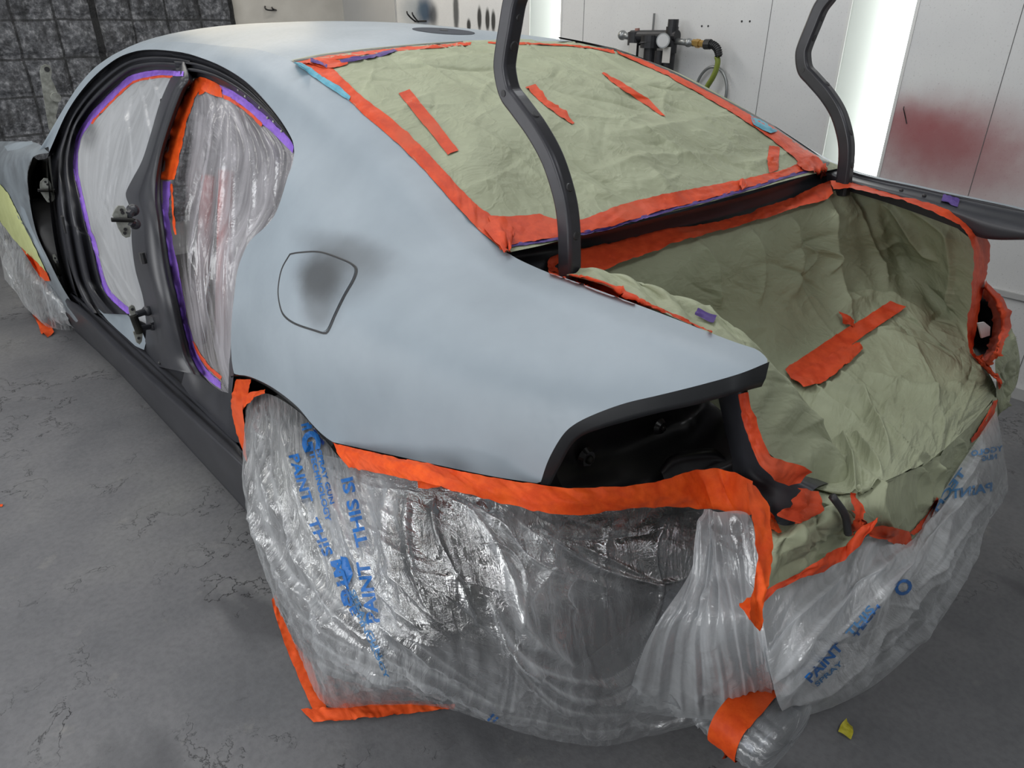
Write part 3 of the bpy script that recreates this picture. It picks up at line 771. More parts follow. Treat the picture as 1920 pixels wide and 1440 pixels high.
def region_ys(name, poly, m, parent, step=0.025, bstep=0.010, off=0.0):
    P = np.array([(y, s * SM) for y, s in poly]); P = resamp_lin(np.vstack([P, P[:1]]), bstep)[:-1]
    mn, mx = P.min(0), P.max(0); n = len(P)
    gx, gy = np.meshgrid(np.arange(mn[0], mx[0], step), np.arange(mn[1], mx[1], step)); Q = np.stack([gx.ravel(), gy.ravel()], 1)
    ins = np.zeros(len(Q), bool); x, y = Q[:, 0], Q[:, 1]
    dmin = np.full(len(Q), 9.0)
    for i in range(n):
        a, b = P[i], P[(i + 1) % n]
        c = ((a[1] > y) != (b[1] > y)) & (x < (b[0] - a[0]) * (y - a[1]) / (b[1] - a[1] + 1e-15) + a[0]); ins ^= c
        dmin = np.minimum(dmin, np.hypot(x - a[0], y - a[1]))
    Q = Q[ins & (dmin > step * 0.45)]
    allp = [Vector(p) for p in P] + [Vector(p) for p in Q]
    vs, es, fs, *_ = delaunay_2d_cdt(allp, [(i, (i + 1) % n) for i in range(n)], [list(range(n))], 1, 1e-6)
    A = np.array([(v.x, v.y) for v in vs]); V = loft(A[:, 0], A[:, 1] / SM)
    if off:
        e = 1e-3; du = loft(A[:, 0] + e, A[:, 1] / SM) - V; dv = loft(A[:, 0], A[:, 1] / SM + e) - V
        N = np.cross(du, dv); N /= np.linalg.norm(N, axis=1, keepdims=True) + 1e-12
        if (N * (V - np.array([0, V[:, 1].mean(), 0.6]))).sum() < 0: N = -N
        V = V + N * off
    return mesh_obj(name, V, [tuple(f) for f in fs], m, parent)
def ys_list(pts):
    r = []
    for p in pts:
        q = px2ys(*p)
        if q is not None: r.append(q)
        else: print('MISS', p)
    return r
def smooth_px(pts, n): return [tuple(p) for p in resamp(np.array(pts, float), n)]

car = empty('car_body', (0, 2.4, 0), 'four-door sedan bodyshell in pale grey primer without doors, boot lid or rear bumper', 'car')

FRAME_OUT = [(92, 285), (127, 208), (168, 152), (212, 114), (247, 98), (283, 93), (333, 97), (367, 105), (417, 125), (467, 158), (517, 213), (547, 260), (552, 285)]
QUARTER_FRONT = [(552, 285), (548, 310), (540, 330), (520, 393), (500, 423), (470, 450), (455, 478), (445, 509), (439, 555), (435, 594), (433, 640), (435, 680), (439, 701)]
ARCH = [(439, 703), (459, 704), (478, 710), (505, 723), (533, 742), (560, 765), (583, 793), (606, 816), (624, 829)]
BOTTOM = [(624, 829), (702, 846), (780, 863), (877, 884), (940, 896), (1013, 907)]
TAIL = [(1013, 907), (1028, 863), (1052, 820), (1075, 797), (1114, 777), (1172, 756), (1231, 742), (1308, 723), (1386, 701), (1443, 678)]
TIP = [(1443, 678), (1434, 667), (1421, 655)]
GUTTER = [(1421, 655), (1380, 642), (1332, 624), (1269, 599), (1211, 577), (1133, 548), (1056, 520), (1028, 511), (978, 489), (955, 476)]
CPIL = [(955, 476), (942, 470), (897, 430), (847, 377), (797, 320), (747, 270), (713, 240), (680, 213), (653, 187), (597, 147), (547, 115)]

corner = px2ys(547, 115)
s8 = corner[1]
print('corner', corner, 'tip', px2ys(1440, 680), 'low', px2ys(1012, 905), 'arch', px2ys(478, 712), 'bl', px2ys(955, 478))
poly = [(y, s8) for y in np.linspace(corner[0] + .05, 3.1, 12)] + [(3.3, s8 + .03), (3.5, s8 + .05), (3.7, s8 + .05), (3.84, s8)]
inner = ys_list(smooth_px(FRAME_OUT, 60) + smooth_px(QUARTER_FRONT, 40)[1:] + smooth_px(ARCH, 24)[1:] + smooth_px(BOTTOM, 20)[1:] + smooth_px(TAIL, 40)[1:] + TIP[1:] + smooth_px(GUTTER, 30)[1:] + smooth_px(CPIL, 40)[1:])
poly += inner
# darker, sanded-through primer patches on the quarter
for (px, py, r, amt) in [(600, 520, (.12, .11, .06), .95), (600, 575, (.09, .09, .06), .6), (640, 505, (.20, .16, .07), .42), (640, 470, (.14, .22, .035), .35)]:
    loc = cast(BV0, px, py)[0]; PRIMER_SPOTS.append((tuple(loc), r, 0.75, amt))
m_primer = primer_mat()
quarter = region_ys('quarter_panel', poly, m_primer, car)
quarter['label'] = 'pale primer quarter panel and roof rail on the near side'
# quarter panel thickness: folded dark lip along tail, gutter and arch
roof_rear = ys_list(smooth_px([(547, 115), (600, 104), (680, 94), (740, 88), (800, 83), (860, 79), (930, 77), (1000, 79), (1070, 83), (1110, 88), (1150, 94)], 40))
print('roof rear', roof_rear[0], roof_rear[20], roof_rear[-1])
roofp = [(y, s8) for y in np.linspace(3.12, corner[0] + .02, 20)] + roof_rear + [(y, 20 - s8) for y in np.linspace(roof_rear[-1][0] + .03, 3.12, 20)]
roof = region_ys('roof_panel', roofp, m_primer, car)
# right-hand quarter mirrored from the left one's outline
mirp = [(y, 20 - s) for (y, s) in [(3.1, s8), (1.9, s8)] + ys_list(smooth_px(CPIL, 40))[::-1] + ys_list(smooth_px(GUTTER, 20))[::-1] + [(0.47, 7.6), (0.52, 6.6), (0.58, 5.2), (0.62, 3.6)] + [(1.05, 2.4), (1.1, 2.8), (1.4, 3.0), (1.7, 2.6), (1.8, .6), (3.8, .6), (3.8, 6.8), (3.4, s8)]]
rq = region_ys('far_quarter_panel', mirp, m_primer, car, step=.04, bstep=.03)

def ring(name, A, B, n, spec, m, parent, bvh_cache={}):
    """strips between two traced lines; spec = [(k, inset), ...] with k 0..1 across and inset below the body surface"""
    a = resamp(A, n); b = resamp(B, n); rows = []
    for k, ins in spec:
        key = round(ins, 4)
        if key not in bvh_cache: bvh_cache[key] = loft_bvh(ins)[0]
        row = np.full((n, 3), np.nan)
        for i in range(n):
            p = a[i] + (b[i] - a[i]) * k
            loc = cast(bvh_cache[key], *p)[0]
            if loc is not None and loc[0] < -0.2: row[i] = loc
        ok = ~np.isnan(row[:, 0])
        if not ok.all():
            # keep the traced line, borrow distance from neighbours
            t = np.array([np.linalg.norm(row[i] - CAM) if ok[i] else np.nan for i in range(n)]); t = np.interp(np.arange(n), np.nonzero(ok)[0], t[ok])
            for i in np.nonzero(~ok)[0]:
                p = a[i] + (b[i] - a[i]) * k; d = rayd(*p); row[i] = CAM + d / np.linalg.norm(d) * t[i]
        rows.append(row)
    G = np.array(rows)
    return mesh_obj(name, G.reshape(-1, 3), grid_faces(len(rows), n), m, parent)

def lines_band(name, rows, n, m, parent, smoothv=True, lin_rows=False, thick=0):
    """rows of [(px,py,axis,val),...] -> strip surface"""
    RR = []
    for r in rows:
        P = np.array([hit(*p) for p in r]); RR.append(lin_n(P, n) if lin_rows else resamp(P, n))
    G = np.array(RR)
    if smoothv and len(RR) > 2:
        nv = (len(RR) - 1) * 5 + 1
        G = crom(G.reshape(len(RR), -1), nv).reshape(nv, n, 3)
    o = mesh_obj(name, G.reshape(-1, 3), grid_faces(G.shape[0], n), m, parent, uv=grid_uv(G).reshape(-1, 2))
    if thick:
        md = o.modifiers.new('thickness', 'SOLIDIFY'); md.thickness = thick
    return o

# front aperture: hinge pillar, windscreen pillar and cant rail
F_OUT = [(137, 585), (128, 560), (112, 500), (100, 440), (93, 380), (90, 330), (92, 287), (127, 208), (168, 152), (212, 114), (247, 98), (283, 93), (333, 97), (362, 104)]
F_IN = [(241, 590), (218, 571), (198, 548), (187, 520), (171, 450), (163, 433), (150, 375), (138, 320), (138, 290), (143, 258), (157, 231), (180, 201), (230, 152), (253, 139), (287, 132), (322, 132), (345, 134)]
SPEC = [(0, 0.0), (.03, .008), (.09, .024), (.11, .030), (.31, .030), (.335, .016), (.42, .015), (.445, .030), (.58, .032), (.605, .022), (.72, .023), (.745, .042), (.93, .048), (1.0, .052), (1.04, .07)]
front_frame = ring('front_door_aperture', F_OUT, F_IN, 160, SPEC, m_frame, car)
R_OUT = [(322, 96), (367, 105), (417, 125), (467, 158), (517, 213), (547, 260), (552, 283)]
R_IN = [(335, 150), (367, 146), (400, 153), (430, 167), (460, 186), (493, 212), (522, 240), (551, 270)]
rear_frame = ring('rear_door_aperture', R_OUT, R_IN, 90, SPEC, m_frame, car)
# B pillar
BP_L = [(337, 113), (320, 147), (300, 193), (283, 250), (267, 300), (250, 333), (238, 357), (237, 370), (246, 397), (247, 440), (249, 470), (255, 509), (268, 556), (273, 590), (275, 620), (272, 650), (285, 685)]
BP_R = [(350, 118), (362, 150), (350, 168), (337, 200), (320, 247), (307, 293), (302, 333), (302, 367), (305, 400), (313, 458), (323, 517), (334, 563), (346, 618), (362, 672), (380, 705)]
bp = ring('centre_pillar', BP_L, BP_R, 150, [(-.02, .07), (0, .045), (.34, .016), (.37, .010), (.41, .010), (.78, .014), (.84, .020), (.90, .034), (.95, .036), (1.0, .05), (1.03, .07)], m_frame, car)
# rocker and sill
sill_rows = [
 [(148, 640, 'x', -.80), (218, 700, 'x', -.80), (311, 800, 'x', -.80), (404, 900, 'x', -.80), (467, 968, 'x', -.80)],
 [(120, 600, 'x', -.885), (148, 622, 'x', -.885), (218, 684, 'x', -.885), (311, 785, 'x', -.885), (404, 886, 'x', -.885), (467, 957, 'x', -.885)],
 [(118, 570, 'x', -.915), (152, 592, 'x', -.915), (218, 658, 'x', -.915), (323, 756, 'x', -.915), (420, 846, 'x', -.915), (461, 884, 'x', -.915)],
 [(125, 560, 'x', -.918), (156, 585, 'x', -.918), (220, 650, 'x', -.918), (325, 747, 'x', -.918), (422, 837, 'x', -.918), (459, 872, 'x', -.918)],
 [(128, 555, 'x', -.872), (158, 580, 'x', -.872), (226, 647, 'x', -.872), (329, 741, 'x', -.872), (425, 830, 'x', -.872), (457, 862, 'x', -.872)],
 [(132, 550, 'x', -.892), (160, 574, 'x', -.892), (233, 641, 'x', -.892), (330, 733, 'x', -.892), (430, 823, 'x', -.892), (455, 848, 'x', -.892)],
 [(134, 548, 'x', -.868), (162, 571, 'x', -.868), (236, 638, 'x', -.868), (331, 728, 'x', -.868), (431, 817, 'x', -.868), (453, 842, 'x', -.868)],
 [(136, 547, 'x', -.880), (164, 569, 'x', -.880), (238, 636, 'x', -.880), (332, 721, 'x', -.880), (431, 809, 'x', -.880), (452, 834, 'x', -.880)],
 [(138, 545, 'x', -.86), (166, 566, 'x', -.86), (241, 632, 'x', -.86), (332, 712, 'x', -.86), (432, 800, 'x', -.86), (450, 825, 'x', -.86)],
 [(150, 545, 'x', -.845), (190, 556, 'x', -.845), (241, 600, 'x', -.845), (300, 650, 'x', -.845), (362, 690, 'x', -.845), (400, 735, 'x', -.845), (440, 780, 'x', -.85)],
 [(170, 520, 'x', -.835), (198, 545, 'x', -.835), (243, 589, 'x', -.835), (300, 625, 'x', -.83), (352, 655, 'x', -.835), (376, 697, 'x', -.835), (416, 731, 'x', -.835), (438, 700, 'x', -.86)],
]
sill = lines_band('rocker_sill', sill_rows, 120, m_frame, car, smoothv=False)
# light sanded patch on the sill below the front opening
patchb = bvh_of(sill, front_frame, bp)
tape3('sanded_sill_patch', None, [(172, 550, 'x', -.858), (184, 545, 'x', -.856), (197, 549, 'x', -.856), (220, 574, 'x', -.856), (243, 594, 'x', -.856), (262, 612, 'x', -.858), (274, 640, 'x', -.868)], [(172, 566, 'x', -.872), (186, 582, 'x', -.878), (203, 602, 'x', -.881), (221, 619, 'x', -.882), (238, 634, 'x', -.882), (254, 649, 'x', -.882), (270, 656, 'x', -.874)], m_primer, parent=car, wr=0, cr=0, ragged=0)
# rear opening lower corner piece in front of the wheel arch
lines_band('door_shut_face', [
 [(352, 655, 'x', -.84), (376, 697, 'x', -.84), (416, 731, 'x', -.84), (420, 700, 'x', -.85), (434, 640, 'x', -.87)],
 [(345, 700, 'x', -.87), (380, 745, 'x', -.87), (428, 785, 'x', -.875), (432, 740, 'x', -.88), (437, 690, 'x', -.90)],
 [(340, 720, 'x', -.88), (375, 765, 'x', -.88), (446, 830, 'x', -.89), (434, 765, 'x', -.90), (438, 703, 'x', -.91)]], 50, m_frame, car)
for (a, b) in [((311, 718), (452, 842)),]:
    pass
# wheel arch lip and the dark well behind it
lines_band('wheel_arch_lip', [[(432, 705, 'x', -.915), (459, 703, 'x', -.925), (505, 722, 'x', -.93), (560, 764, 'x', -.93), (626, 830, 'x', -.93)],
                              [(436, 712, 'x', -.86), (462, 709, 'x', -.87), (505, 728, 'x', -.87), (558, 772, 'x', -.87), (622, 838, 'x', -.87)]], 50, m_seal, car, smoothv=False)
lines_band('wheel_well', [[(428, 700, 'x', -.85), (480, 690, 'x', -.85), (560, 740, 'x', -.85), (660, 830, 'x', -.84)],
                          [(434, 780, 'x', -.84), (500, 800, 'x', -.70), (570, 830, 'x', -.70), (680, 880, 'x', -.80)],
                          [(466, 950, 'x', -.84), (520, 950, 'x', -.70), (600, 950, 'x', -.70), (720, 960, 'x', -.78)],
                          [(470, 990, 'x', -.80), (530, 1060, 'x', -.70), (620, 1080, 'x', -.70), (740, 1100, 'x', -.70)]], 40, m_pocket, car)
# fuel door: outline groove and cap panel
fd = [(545, 478), (562, 475), (600, 474), (640, 487), (660, 497), (667, 507), (662, 525), (645, 555), (628, 590), (617, 615), (609, 623), (590, 618), (555, 606), (535, 592), (527, 575), (523, 548), (526, 520), (532, 500)]
fys = [px2ys(*p) for p in smooth_px(fd + fd[:1], 90)[:-1]]
fc = np.mean(fys, 0)
V = []; 
ringY = []
for sc_, o_ in ((1.0, .0006), (1.012, .0010), (1.03, .0010), (1.042, .0006)):
    pts = np.array([fc + (np.array(p) - fc) * sc_ for p in fys]); L = loft(pts[:, 0], pts[:, 1]); L = L + np.array([-1, 0, .35]) * o_
    ringY.append(L)
G = np.array(ringY); k = G.shape[1]
mesh_obj('fuel_door_gap', G.reshape(-1, 3), [(j * k + i, j * k + (i + 1) % k, (j + 1) * k + (i + 1) % k, (j + 1) * k + i) for j in range(3) for i in range(k)], m_seal, car)
fuel = region_ys('fuel_door', [tuple(fc + (np.array(p) - fc) * .985) for p in fys], m_primer, car, off=.0016)
fuel['label'] = 'fuel door sanded through to dark grey'
# roof antenna recess
c0 = px2ys(832, 57.5); AC = []
for t in np.linspace(0, 2 * math.pi, 40, endpoint=False):
    AC.append((c0[0] + .095 * math.sin(t), c0[1] + 0.32 * math.cos(t)))
m_ant = mat('bare_grey_patch', lin(84, 86, 90), 0.95, 0, 0.0)
region_ys('aerial_mounting_patch', AC, m_ant, car, off=.001)
AC2 = [(c0[0] + .012 * math.sin(t), c0[1] + .045 * math.cos(t)) for t in np.linspace(0, 6.28, 12, endpoint=False)]
region_ys('aerial_hole', AC2, m_plug, car, off=.002, step=.008, bstep=.004)

# ---- tail lamp opening
T_IN = [(1032, 909), (1048, 878), (1071, 836), (1094, 816), (1133, 802), (1172, 791), (1231, 775), (1308, 758), (1386, 736), (1428, 725)]
def loftpt(px, py):
    loc = cast(BV0, px, py)[0]
    return loc
to = np.array([loftpt(*p) for p in resamp(np.array(TAIL, float), 60)])
ti = []
tin = resamp(np.array(T_IN, float), 60)
for i, p in enumerate(tin):
    d = rayd(*p); d /= np.linalg.norm(d); t = np.linalg.norm(to[i] - CAM) + .004 + .0 * i
    ti.append(CAM + d * t)
ti = np.array(ti)
tin2 = ti + np.array([.02, .09, .0])
G = np.array([to, to * .35 + ti * .65 + np.array([0, -.002, 0]), ti, tin2])
mesh_obj('tail_lamp_rim', G.reshape(-1, 3), grid_faces(4, 60), m_seal, car)
pocket_rows = [
 [(1030, 860, 'y', .66), (1100, 790, 'y', .66), (1200, 755, 'y', .66), (1300, 735, 'y', .66), (1350, 730, 'y', .64), (1385, 725, 'y', .62)],
 [(1040, 880, 'y', .64), (1110, 840, 'y', .67), (1200, 815, 'y', .68), (1290, 790, 'y', .66), (1350, 780, 'y', .60), (1388, 775, 'y', .56)],
 [(1050, 905, 'y', .62), (1120, 880, 'y', .64), (1200, 865, 'y', .64), (1290, 850, 'y', .60), (1355, 840, 'y', .55), (1392, 820, 'y', .53)],
 [(1060, 925, 'y', .60), (1130, 925, 'y', .60), (1200, 920, 'y', .60), (1290, 905, 'y', .56), (1360, 895, 'y', .52), (1400, 880, 'y', .50)],
 [(1060, 960, 'y', .62), (1130, 970, 'y', .62), (1200, 970, 'y', .62), (1290, 960, 'y', .60), (1370, 950, 'y', .56), (1420, 940, 'y', .52)]]
lines_band('tail_lamp_pocket', pocket_rows, 60, m_pocket, car)
for px, py, r in [(1098, 858, .020), (1236, 800, .016)]:
    mb = MB(); c = hit(px, py, 'y', .655); mb.cyl(c, c + np.array([0, -.008, 0]), r, r * .7, 24); mb.build('lamp_boss', m_pocket, car, sm=False)
    mb = MB(); mb.ball(c + np.array([0, -.008, 0]), r * .4); mb.build('lamp_stud', m_black_gloss, car, sm=True)
lines_band('pocket_rib', [[(1236, 880, 'y', .60), (1262, 852, 'y', .60), (1330, 840, 'y', .57), (1362, 850, 'y', .55)],
                          [(1240, 885, 'y', .575), (1266, 862, 'y', .575), (1330, 852, 'y', .55), (1360, 862, 'y', .53)],
                          [(1246, 900, 'y', .57), (1280, 892, 'y', .565), (1330, 880, 'y', .545), (1362, 885, 'y', .53)]], 30, m_pocket, car)
lines_band('rear_corner_pillar', [
 [(1345, 740, 'y', .60), (1356, 790, 'y', .58), (1364, 850, 'y', .55), (1378, 890, 'y', .50), (1405, 930, 'y', .46), (1440, 985, 'y', .42)],
 [(1356, 740, 'y', .56), (1368, 800, 'y', .54), (1378, 850, 'y', .51), (1396, 890, 'y', .47), (1430, 930, 'y', .43), (1470, 975, 'y', .39)],
 [(1372, 735, 'y', .52), (1384, 790, 'y', .50), (1398, 845, 'y', .48), (1420, 885, 'y', .45), (1460, 915, 'y', .41), (1500, 950, 'y', .375)],
 [(1395, 725, 'y', .50), (1404, 780, 'y', .485), (1420, 835, 'y', .46), (1440, 865, 'y', .43), (1480, 890, 'y', .40), (1530, 915, 'y', .365)],
 [(1410, 720, 'y', .53), (1420, 780, 'y', .51), (1440, 835, 'y', .49), (1460, 860, 'y', .46), (1500, 880, 'y', .43), (1560, 905, 'y', .39)]], 60, m_frame, car)

# ---- parcel shelf gutter between window and boot
lines_band('boot_front_gutter', [
 [(940, 470, 'z', 1.100), (1100, 440, 'z', 1.112), (1250, 404, 'z', 1.118), (1400, 366, 'z', 1.118), (1500, 334, 'z', 1.110), (1548, 312, 'z', 1.100)],
 [(946, 477, 'z', 1.072), (1106, 447, 'z', 1.084), (1256, 411, 'z', 1.090), (1406, 373, 'z', 1.090), (1506, 341, 'z', 1.082), (1554, 319, 'z', 1.072)],
 [(950, 490, 'z', 1.057), (1110, 460, 'z', 1.069), (1260, 424, 'z', 1.075), (1410, 386, 'z', 1.075), (1510, 354, 'z', 1.067), (1558, 332, 'z', 1.057)],
 [(952, 504, 'y', 0.962), (1112, 474, 'y', 0.962), (1262, 438, 'y', 0.962), (1412, 400, 'y', 0.962), (1512, 368, 'y', 0.962), (1560, 346, 'y', 0.962)],
 [(954, 518, 'y', 0.957), (1114, 488, 'y', 0.957), (1264, 452, 'y', 0.957), (1414, 414, 'y', 0.957), (1514, 382, 'y', 0.957), (1562, 360, 'y', 0.957)],
 [(958, 536, 'y', 0.950), (1118, 506, 'y', 0.950), (1268, 470, 'y', 0.950), (1418, 432, 'y', 0.950), (1518, 400, 'y', 0.950), (1566, 378, 'y', 0.950)]], 90, m_frame, car, smoothv=False)
# ---- far drain channel
lines_band('far_boot_gutter', [
 [(1540, 298, 'x', .60), (1590, 322, 'x', .60), (1650, 337, 'x', .60), (1720, 351, 'x', .60), (1800, 369, 'x', .60), (1860, 382, 'x', .60), (1930, 396, 'x', .60)],
 [(1540, 303, 'x', .595), (1590, 327, 'x', .595), (1650, 343, 'x', .595), (1720, 358, 'x', .595), (1800, 377, 'x', .595), (1860, 391, 'x', .595), (1930, 405, 'x', .595)],
 [(1545, 318, 'x', .55), (1590, 336, 'x', .55), (1650, 352, 'x', .55), (1720, 370, 'x', .55), (1800, 394, 'x', .55), (1860, 412, 'x', .55), (1930, 428, 'x', .55)],
 [(1550, 330, 'x', .545), (1590, 345, 'x', .545), (1650, 362, 'x', .545), (1720, 384, 'x', .545), (1800, 412, 'x', .545), (1850, 438, 'x', .545), (1930, 446, 'x', .545)],
 [(1550, 345, 'x', .55), (1590, 358, 'x', .55), (1650, 376, 'x', .55), (1720, 400, 'x', .55), (1800, 430, 'x', .55), (1850, 448, 'x', .55), (1930, 450, 'x', .56)]], 60, m_frame, car)

for (x, y) in [(447, 169), (460, 181), (487, 202), (502, 221), (513, 228), (528, 246)]:
    mb = MB(); mb.ball(hit(x, y, 'x', cast(loft_bvh(.028)[0], x, y)[0][0]), .0035); mb.build('weld_stud', m_hinge, car, sm=True)
for (x, y) in [(1690, 357), (1733, 367)]:
    mb = MB(); c = hit(x, y, 'x', .566); mb.ball(c, .005); mb.build('gutter_plug', m_plug, car, sm=True)
# ================================================================= FENDER, HINGES, ARMS, WHEELS
def X(p, v): return (p[0], p[1], 'x', v)
fr = [
 [(92, 286, 'x', -.84), (62, 295, 'x', -.88), (51, 330, 'x', -.905), (56, 380, 'x', -.915), (69, 439, 'x', -.92), (92, 489, 'x', -.92), (119, 542, 'x', -.915), (150, 590, 'x', -.90)],
 [(65, 267, 'x', -.82), (40, 290, 'x', -.89), (25, 330, 'x', -.925), (30, 380, 'x', -.935), (50, 430, 'x', -.94), (78, 480, 'x', -.935), (108, 545, 'x', -.925), (143, 604, 'x', -.905)],
 [(12, 265, 'x', -.84), (-4, 300, 'x', -.92), (-10, 340, 'x', -.955), (-2, 365, 'x', -.955), (22, 392, 'x', -.95), (60, 460, 'x', -.945), (90, 522, 'x', -.935), (124, 585, 'x', -.91)],
 [(-12, 266, 'x', -.86), (-25, 300, 'x', -.94), (-32, 345, 'x', -.97), (-25, 372, 'x', -.97), (-8, 402, 'x', -.965), (38, 465, 'x', -.95), (75, 515, 'x', -.94), (110, 590, 'x', -.91)]]
fender = lines_band('front_fender', fr, 80, m_frame_lt, car)
fender['label'] = 'grey front fender'
fb = bvh_of(fender)
tape('sanded_fender_patch', [(8, 274), (30, 267), (60, 264)], [(14, 283), (34, 280), (62, 269)], fb, m_primer, None, parent=car, off=.001, wr=0, cr=0, ragged=0)
tape('bare_primer_streak', [(38, 385), (46, 392), (60, 430), (84, 482)], [(40, 400), (52, 430), (66, 462), (92, 505)], fb, m_primer, None, parent=car, off=.001, wr=0, cr=0, ragged=0)
lines_band('hinge_pillar_cavity', [
 [(62, 293, 'x', -.88), (52, 330, 'x', -.895), (57, 380, 'x', -.90), (70, 439, 'x', -.905), (93, 489, 'x', -.905), (120, 543, 'x', -.90), (150, 590, 'x', -.895)],
 [(72, 300, 'x', -.80), (66, 335, 'x', -.80), (72, 385, 'x', -.80), (86, 440, 'x', -.80), (104, 489, 'x', -.81), (128, 543, 'x', -.83), (152, 588, 'x', -.87)],
 [(84, 298, 'x', -.80), (82, 335, 'x', -.80), (90, 385, 'x', -.80), (102, 440, 'x', -.80), (118, 489, 'x', -.81), (136, 540, 'x', -.83), (153, 586, 'x', -.87)],
 [(94, 292, 'x', -.885), (98, 335, 'x', -.89), (104, 385, 'x', -.89), (116, 440, 'x', -.89), (130, 500, 'x', -.89), (142, 545, 'x', -.89), (156, 586, 'x', -.89)]], 60, m_black_gloss, car)
m_olive = simple_noise_mat('oily_olive_metal', (.05, .05, .03), (.16, .17, .10), 30, .25, .6)
b = MB(); b.ball(hit(103, 428, 'x', -.83), .035, (1, 1.6, 1.6)); b.build('cavity_plug', m_olive, car, sm=True)
b = MB(); b.cyl(hit(118, 470, 'x', -.85), hit(126, 515, 'x', -.86), .022, .017, 14); b.build('door_check_boot', m_black_gloss, car, sm=True)
b = MB(); b.cyl(hit(128, 515, 'x', -.86), hit(140, 560, 'x', -.865), .016, .008, 14); b.build('wiring_sleeve', m_black_gloss, car, sm=True)
# slots and holes in pillars
b = MB()
def slot(b, p0, p1, xv, w=.008):
    a = hit(*p0, 'x', xv); c = hit(*p1, 'x', xv); b.cyl(a, c, w, n=8)
slot(b, (118, 405), (125, 436), -.902, .009); b.build('pillar_slot', m_plug, car)
b = MB(); slot(b, (265, 474), (270, 494), -.905, .009); b.build('striker_slot', m_plug, car)
b = MB(); b.ball(hit(300, 680, 'x', -.885), .007); b.build('sill_hole', m_plug, car, sm=True)

def hinge(parts, y, arms, pins, holes, loc):
    """parts: px outlines of leaves at plane y; arms: px pairs; pins: px pairs"""
    e = MB()
    for o in parts[:1]: e.plate([hit(px, py, 'y', y) for px, py in o], (0, 1, 0), .006)
    root = e.build('door_hinge', m_hinge, car)
    for o in parts[1:]:
        e = MB(); e.plate([hit(px, py, 'y', y) for px, py in o], (0, 1, 0), .006); e.build('hinge_leaf', m_hinge, root)
    e = MB()
    for a, c, r in pins: e.cyl(hit(*a, 'y', y - .008), hit(*c, 'y', y - .008), r, n=14)
    e.build('hinge_pin', m_black_gloss, root, sm=False)
    for a, c, r in arms:
        e = MB(); A = hit(*a, 'y', y); C = hit(*c, 'y', y + .02); e.cyl(A, C, r, n=10); e.ball(C, r * 1.5); e.build('hinge_bracket', m_frame, root, sm=False)
    for h in holes:
        e = MB(); p = hit(*h, 'y', y - .001); e.cyl(p, p + np.array([0, -.002, 0]), .0045, n=12); e.build('bolt_hole', m_plug, root)
    return root
yh = hit(88, 356, 'x', -.90)[1]
hinge([[(76, 341), (83, 334), (90, 335), (96, 346), (97, 355), (76, 356), (75, 348)], [(76, 360), (101, 360), (104, 372), (96, 380), (89, 379), (82, 369)]], yh,
      [((100, 357), (106, 362), .01)], [((71, 357), (102, 357), .007)], [(85, 341), (89, 346), (94, 368), (93, 374)], None)
yh = hit(108, 500, 'x', -.89)[1]
hinge([[(99, 478), (103, 477), (107, 484), (110, 494), (104, 493), (100, 487)], [(108, 517), (113, 515), (118, 527), (119, 535), (114, 535), (109, 525)]], yh,
      [((106, 493), (128, 488), .012), ((110, 516), (132, 512), .01)], [((108, 494), (112, 514), .010)], [(103, 484), (113, 525)], None)
yh = hit(240, 412, 'x', -.95)[1]
hinge([[(216, 392), (222, 386), (232, 386), (238, 394), (239, 410), (216, 411), (211, 405)], [(218, 416), (243, 416), (246, 432), (244, 444), (236, 446), (230, 442), (222, 428)]], yh,
      [((240, 404), (249, 394), .011), ((242, 416), (253, 420), .010)], [((209, 412), (250, 413), .006)], [(228, 394), (230, 399), (235, 430), (234, 437)], None)
yh = hit(262, 600, 'x', -.93)[1]
hinge([[(242, 576), (247, 572), (252, 574), (256, 586), (255, 594), (246, 592), (242, 584)], [(250, 622), (262, 620), (268, 626), (266, 640), (262, 646), (256, 642)]], yh,
      [((254, 590), (276, 583), .011), ((258, 616), (286, 612), .009), ((284, 600), (290, 606), .010)], [((250, 592), (262, 624), .012)], [(248, 580), (260, 634)], None)
# bonnet hinge strap standing beyond the cowl
e = MB(); e.plate([hit(px, py, 'y', 4.35) for px, py in [(75, 134), (78, 124), (86, 120), (94, 123), (97, 134), (96, 147), (104, 164), (110, 180), (109, 202), (105, 218), (108, 232), (102, 262), (92, 240), (82, 180)]], (0, 1, 0), .012)
hh = e.build('bonnet_hinge', m_hinge, car)
e = MB(); p = hit(88, 130, 'y', 4.345); e.cyl(p, p + np.array([0, -.004, 0]), .012, n=14); e.build('bolt_hole', m_plug, hh)
e = MB(); p = hit(104, 182, 'y', 4.345); e.cyl(p, p + np.array([0, -.016, 0]), .022, n=18); e.build('rivet', m_hinge, hh)

